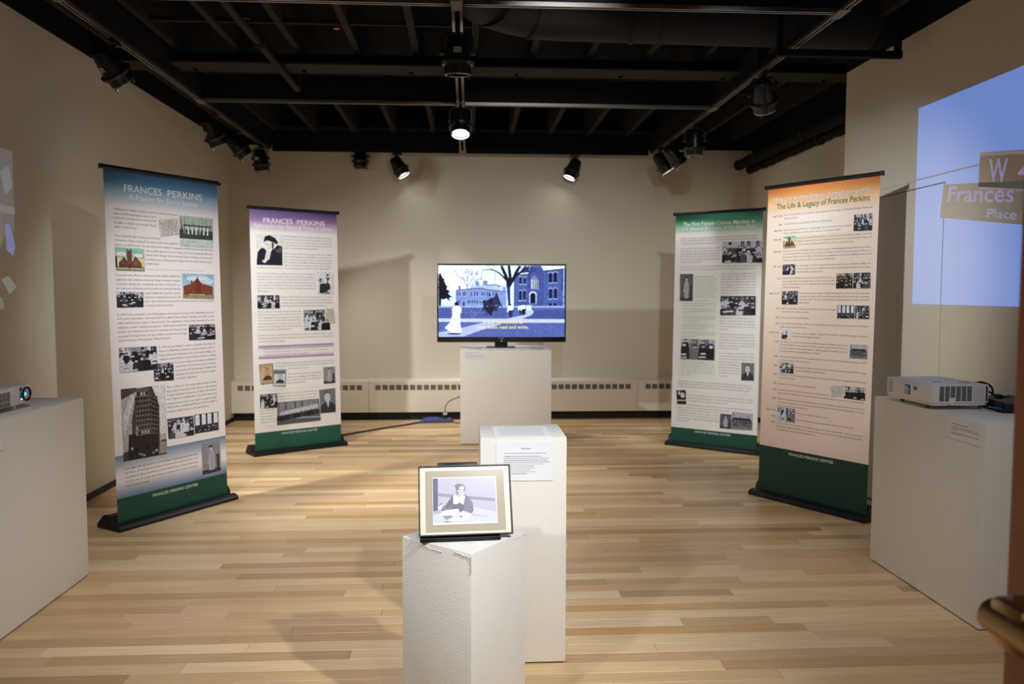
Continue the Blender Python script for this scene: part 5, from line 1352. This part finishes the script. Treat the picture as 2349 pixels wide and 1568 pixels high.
MB().box(-.05, -.01, -.07, -.05, .112, .1126).build('focus_ring_slot', mat('slot_shadow_grey', (92, 94, 100), .5), pr_)
MB().lathe([(.03, .112), (.03, .1126)], 20).build('yellow_sticker', mat('yellow_sticker', (206, 200, 150), .6), pr_, loc=(.07, -.1, 0))
MB().box(.09, .12, -.07, -.05, .112, .1126).build('blue_sticker', mat('blue_sticker', (130, 160, 176), .6), pr_)
for x, y in ((-.09, .12), (.115, -.15), (-.1, -.1), (.1, .12)):
    MB().lathe([(.004, .0215), (.004, .012), (.009, .011), (.009, .0005)], 12).build('foot', mat('foot_grey', (110, 110, 108), .5) if x == -.09 else bpy.data.materials['foot_grey'], pr_, smooth=True, loc=(x, y, 0))
mp_ = empty('media_player', (2.492, 3.375, .852), R(-8)); tag(mp_, 'flat black media player box on the right pedestal', 'media player')
MB().box(-.14, .12, -.12, .15, .004, .046).build('casing', M_BLKPL, mp_, smooth=True, bevel=.003)
MB().box(-.142, -.138, -.11, .14, .008, .042).build('side_plate', M_TVBLK, mp_)
MB().box(-.12, -.07, .06, .12, .046, .0465).build('blue_sticker', mat('blue_label', (70, 96, 150), .5), mp_)
us_ = empty('usb_stick', (2.322, 3.305, .87), R(-70)); tag(us_, 'blue memory stick plugged into the media player', 'memory stick')
MB().box(-.02, .024, -.006, .006, -.003, .004).build('stick_body', mat('stick_blue', (26, 84, 170), .4), us_, bevel=.002)
MB().box(-.034, -.02, -.005, .005, -.002, .003).build('connector', M_RAIL, us_)
cord('projector_power_cord', 'black power cord with a ferrite bead from the projector to the player', [(2.345, 3.44, .93), (2.37, 3.435, .928), (2.41, 3.43, .905), (2.45, 3.44, .9), (2.5, 3.48, .901)], .0045, M_BLKPL)
o = MB().tube([(2.402, 3.43, .91), (2.408, 3.43, .908), (2.44, 3.437, .9), (2.446, 3.438, .9)], [.006, .011, .011, .006], 10).build('ferrite_bead', M_BLKPL, smooth=True); tag(o, 'black ferrite bead on the projector cord', 'bead')
cord('video_cable', 'black video cable arching from the projector down behind the player', [(2.345, 3.5, .955), (2.38, 3.5, .962), (2.43, 3.51, .945), (2.48, 3.56, .91), (2.5, 3.6, .875), (2.53, 3.64, .858)], .005, M_BLKPL)

# ------------------------------------------------------------------ left projector
pl = empty('projector', (-2.06, 3.37, .87), 0); tag(pl, 'white projector with a glowing blue round lens at the left edge', 'projector', 'video projectors')
rounded(-.12, .14, -.17, .17, .02, .1, .008).build('casing', M_PROJ, pl, smooth=True, bevel=.003)
MB().box(.1385, .1408, -.165, .168, .0595, .0605).build('casing_seam', bpy.data.materials['groove_grey'], pl)
def disc(r0, r1, z, zz=.0): return MB().lathe([(r0, z), (r1, z), (r1, z + .004), (r0, z + .004)], 24, cap=False)
M_LGL = mat('lens_glow_blue', (20, 40, 120), .05, emit=(80, 170, 255), estr=1.6)
lr_ = MB().lathe([(.016, .0), (.03, .001), (.032, .006), (.029, .009), (.019, -.006)], 28, cap=False).build('lens_barrel', M_BLKPL, pl, smooth=True)
lr_.rotation_euler = (0, R(90), 0); lr_.location = (.139, .135, .06)
o = MB().lathe([(.0, .004), (.011, .002), (.017, -.004)], 24, cap=False).build('lens_glass', mat('deep_blue_glass', (16, 40, 110), .04, spec=1, coat=1), lr_, smooth=True)
o = MB().lathe([(.0, .0065), (.006, .005), (.009, .002)], 20, cap=False).build('lamp_glow', M_LGL, lr_, smooth=True); o.location = (0, -.006, 0)
MB().box(.1385, .142, .088, .104, .075, .092).build('sensor_window', mat('sensor_black', (22, 16, 18), .3), pl)
for k in range(4): MB().box(.1395, .1412, .088, .104, .047 + k * .0062, .0505 + k * .0062).build('vent_slot', M_PROJD, pl)
MB().box(.1395, .1415, .096, .104, .0385, .0425).build('status_light', mat('status_led', (120, 220, 255), .3, emit=(120, 220, 255), estr=3), pl)
for j, (z0, n) in enumerate(((.046, 6), (.024, 3))):
    for k in range(n):
        for i in range(3): MB().box(.1395, .1412, -.06 + i * .026, -.038 + i * .026, z0 + k * .0065, z0 + .0035 + k * .0065).build('vent_slot', M_PROJD, pl)
b = MB(); put_text(b, 'NEC', .055, .067, .088, .006, lin((120, 120, 124)), lambda x, y: (.1412, x, y), 2, .01); b.build('brand_mark', M_INK, pl)
MB().lathe([(.009, .02), (.009, .0005)], 14).build('foot', M_PROJ, pl, smooth=True, loc=(.115, .08, 0)); MB().lathe([(.009, .02), (.009, .0005)], 14).build('foot', M_PROJ, pl, smooth=True, loc=(-.09, .08, 0)); MB().lathe([(.009, .02), (.009, .0005)], 14).build('foot', M_PROJ, pl, smooth=True, loc=(.0, -.12, 0))

# ------------------------------------------------------------------ projected pictures on the side walls, glowing sheets in place of projector beams
def glow_mat(name):
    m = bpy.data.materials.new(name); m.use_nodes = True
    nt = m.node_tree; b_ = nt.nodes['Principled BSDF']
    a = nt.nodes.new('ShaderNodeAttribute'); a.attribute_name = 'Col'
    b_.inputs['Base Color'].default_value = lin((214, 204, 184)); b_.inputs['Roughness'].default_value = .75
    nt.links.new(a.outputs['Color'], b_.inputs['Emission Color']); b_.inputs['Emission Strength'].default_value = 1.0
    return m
M_GLOW = glow_mat('projected_light')  # wall colour that glows by itself, standing in for light from the projectors
pj = empty('projected_picture', (XR - .003, 4.6, 1.31)); tag(pj, 'glowing sheet for the blue picture of two street signs projected on the right wall', 'projection')
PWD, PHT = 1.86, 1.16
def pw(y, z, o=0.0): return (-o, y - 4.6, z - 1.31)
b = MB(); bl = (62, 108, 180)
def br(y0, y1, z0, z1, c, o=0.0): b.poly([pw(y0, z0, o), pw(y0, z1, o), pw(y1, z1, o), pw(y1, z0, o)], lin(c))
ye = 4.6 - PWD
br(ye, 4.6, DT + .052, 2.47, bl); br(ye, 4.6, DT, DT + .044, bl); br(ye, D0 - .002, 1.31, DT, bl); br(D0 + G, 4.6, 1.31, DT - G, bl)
b.build('glow_field', M_GLOW, pj)
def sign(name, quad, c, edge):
    b = MB(); b.poly([pw(y, z, .0006) for y, z in quad], lin(c)); s = b.build(name, M_GLOW, pj)
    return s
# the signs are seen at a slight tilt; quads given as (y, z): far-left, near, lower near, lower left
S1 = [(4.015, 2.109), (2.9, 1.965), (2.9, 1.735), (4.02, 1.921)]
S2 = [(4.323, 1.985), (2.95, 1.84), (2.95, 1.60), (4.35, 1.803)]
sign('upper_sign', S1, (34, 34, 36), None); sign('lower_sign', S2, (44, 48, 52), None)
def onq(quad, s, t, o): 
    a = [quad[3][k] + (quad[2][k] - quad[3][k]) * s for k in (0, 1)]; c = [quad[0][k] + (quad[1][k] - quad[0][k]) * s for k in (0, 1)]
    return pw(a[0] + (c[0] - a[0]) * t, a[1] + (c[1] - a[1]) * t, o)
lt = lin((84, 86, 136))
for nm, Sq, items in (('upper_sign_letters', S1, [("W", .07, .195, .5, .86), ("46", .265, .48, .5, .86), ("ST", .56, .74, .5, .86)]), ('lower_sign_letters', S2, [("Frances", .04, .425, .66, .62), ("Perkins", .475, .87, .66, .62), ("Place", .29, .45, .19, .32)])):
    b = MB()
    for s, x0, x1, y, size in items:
        b = MB(); put_text(b, s, x0, x1, y, size, lt, lambda x, y, Sq=Sq: onq(Sq, x, y, .0012), 4, .012); b.build('sign_word', M_GLOW, pj)
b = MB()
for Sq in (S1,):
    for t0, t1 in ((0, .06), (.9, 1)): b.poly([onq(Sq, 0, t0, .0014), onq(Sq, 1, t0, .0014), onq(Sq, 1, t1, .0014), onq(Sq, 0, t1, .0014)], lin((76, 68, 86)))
b.build('sign_border', M_GLOW, pj)
pk = empty('projected_picture', (XL + .003, 4.53, 1.3)); tag(pk, 'glowing sheet for the edge of a film picture projected on the left wall', 'projection')
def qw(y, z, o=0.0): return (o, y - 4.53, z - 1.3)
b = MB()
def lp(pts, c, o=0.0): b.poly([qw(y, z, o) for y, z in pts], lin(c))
lp([(2.8, 1.2), (4.53, 1.2), (4.53, 2.146), (2.8, 2.146)], (12, 14, 12)); b.build('glow_field', M_GLOW, pk)
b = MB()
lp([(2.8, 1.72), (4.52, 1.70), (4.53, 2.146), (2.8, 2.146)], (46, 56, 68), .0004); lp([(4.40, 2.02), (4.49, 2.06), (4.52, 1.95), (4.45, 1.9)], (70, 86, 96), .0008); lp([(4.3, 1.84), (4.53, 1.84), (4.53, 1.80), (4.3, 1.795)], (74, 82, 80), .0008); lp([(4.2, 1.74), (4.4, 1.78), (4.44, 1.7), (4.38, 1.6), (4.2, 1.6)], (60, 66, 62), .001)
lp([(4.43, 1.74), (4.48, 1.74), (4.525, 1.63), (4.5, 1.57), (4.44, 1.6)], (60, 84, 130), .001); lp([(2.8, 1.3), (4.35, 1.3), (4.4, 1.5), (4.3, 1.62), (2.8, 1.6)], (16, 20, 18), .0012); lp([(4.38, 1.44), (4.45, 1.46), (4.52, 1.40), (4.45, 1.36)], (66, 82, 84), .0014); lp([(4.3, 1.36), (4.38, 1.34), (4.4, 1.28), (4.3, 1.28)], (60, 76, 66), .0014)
b.build('film_figures', M_GLOW, pk)

# ------------------------------------------------------------------ open wooden door at the right edge
dr = empty('door_2', (.668, -.13, 0)); tag(dr, 'open brown wooden door with a brass push bar at the right edge', 'door', None, 'structure')
MB().box(.0, .045, .0, 1.05, .012, 2.12).build('door_leaf', M_DOORW, dr, bevel=.003)
bar = MB(); bar.tube([(-.036, .12, .985), (-.036, 1.02, .985)], .021, 16); bar.build('push_bar', M_BRASS, dr, smooth=True)
for y in (.12, .985): MB().box(-.05, .0, y - .03, y + .03, .955, 1.015).build('bar_bracket', M_BRASS, dr, smooth=True, bevel=.012)
o = MB().lathe([(.045, 0), (.045, .006), (.03, .01)], 20).build('bracket_rose', M_BRASS, dr, smooth=True); o.rotation_euler = (0, R(-90), 0); o.location = (0, .9, 1.12)
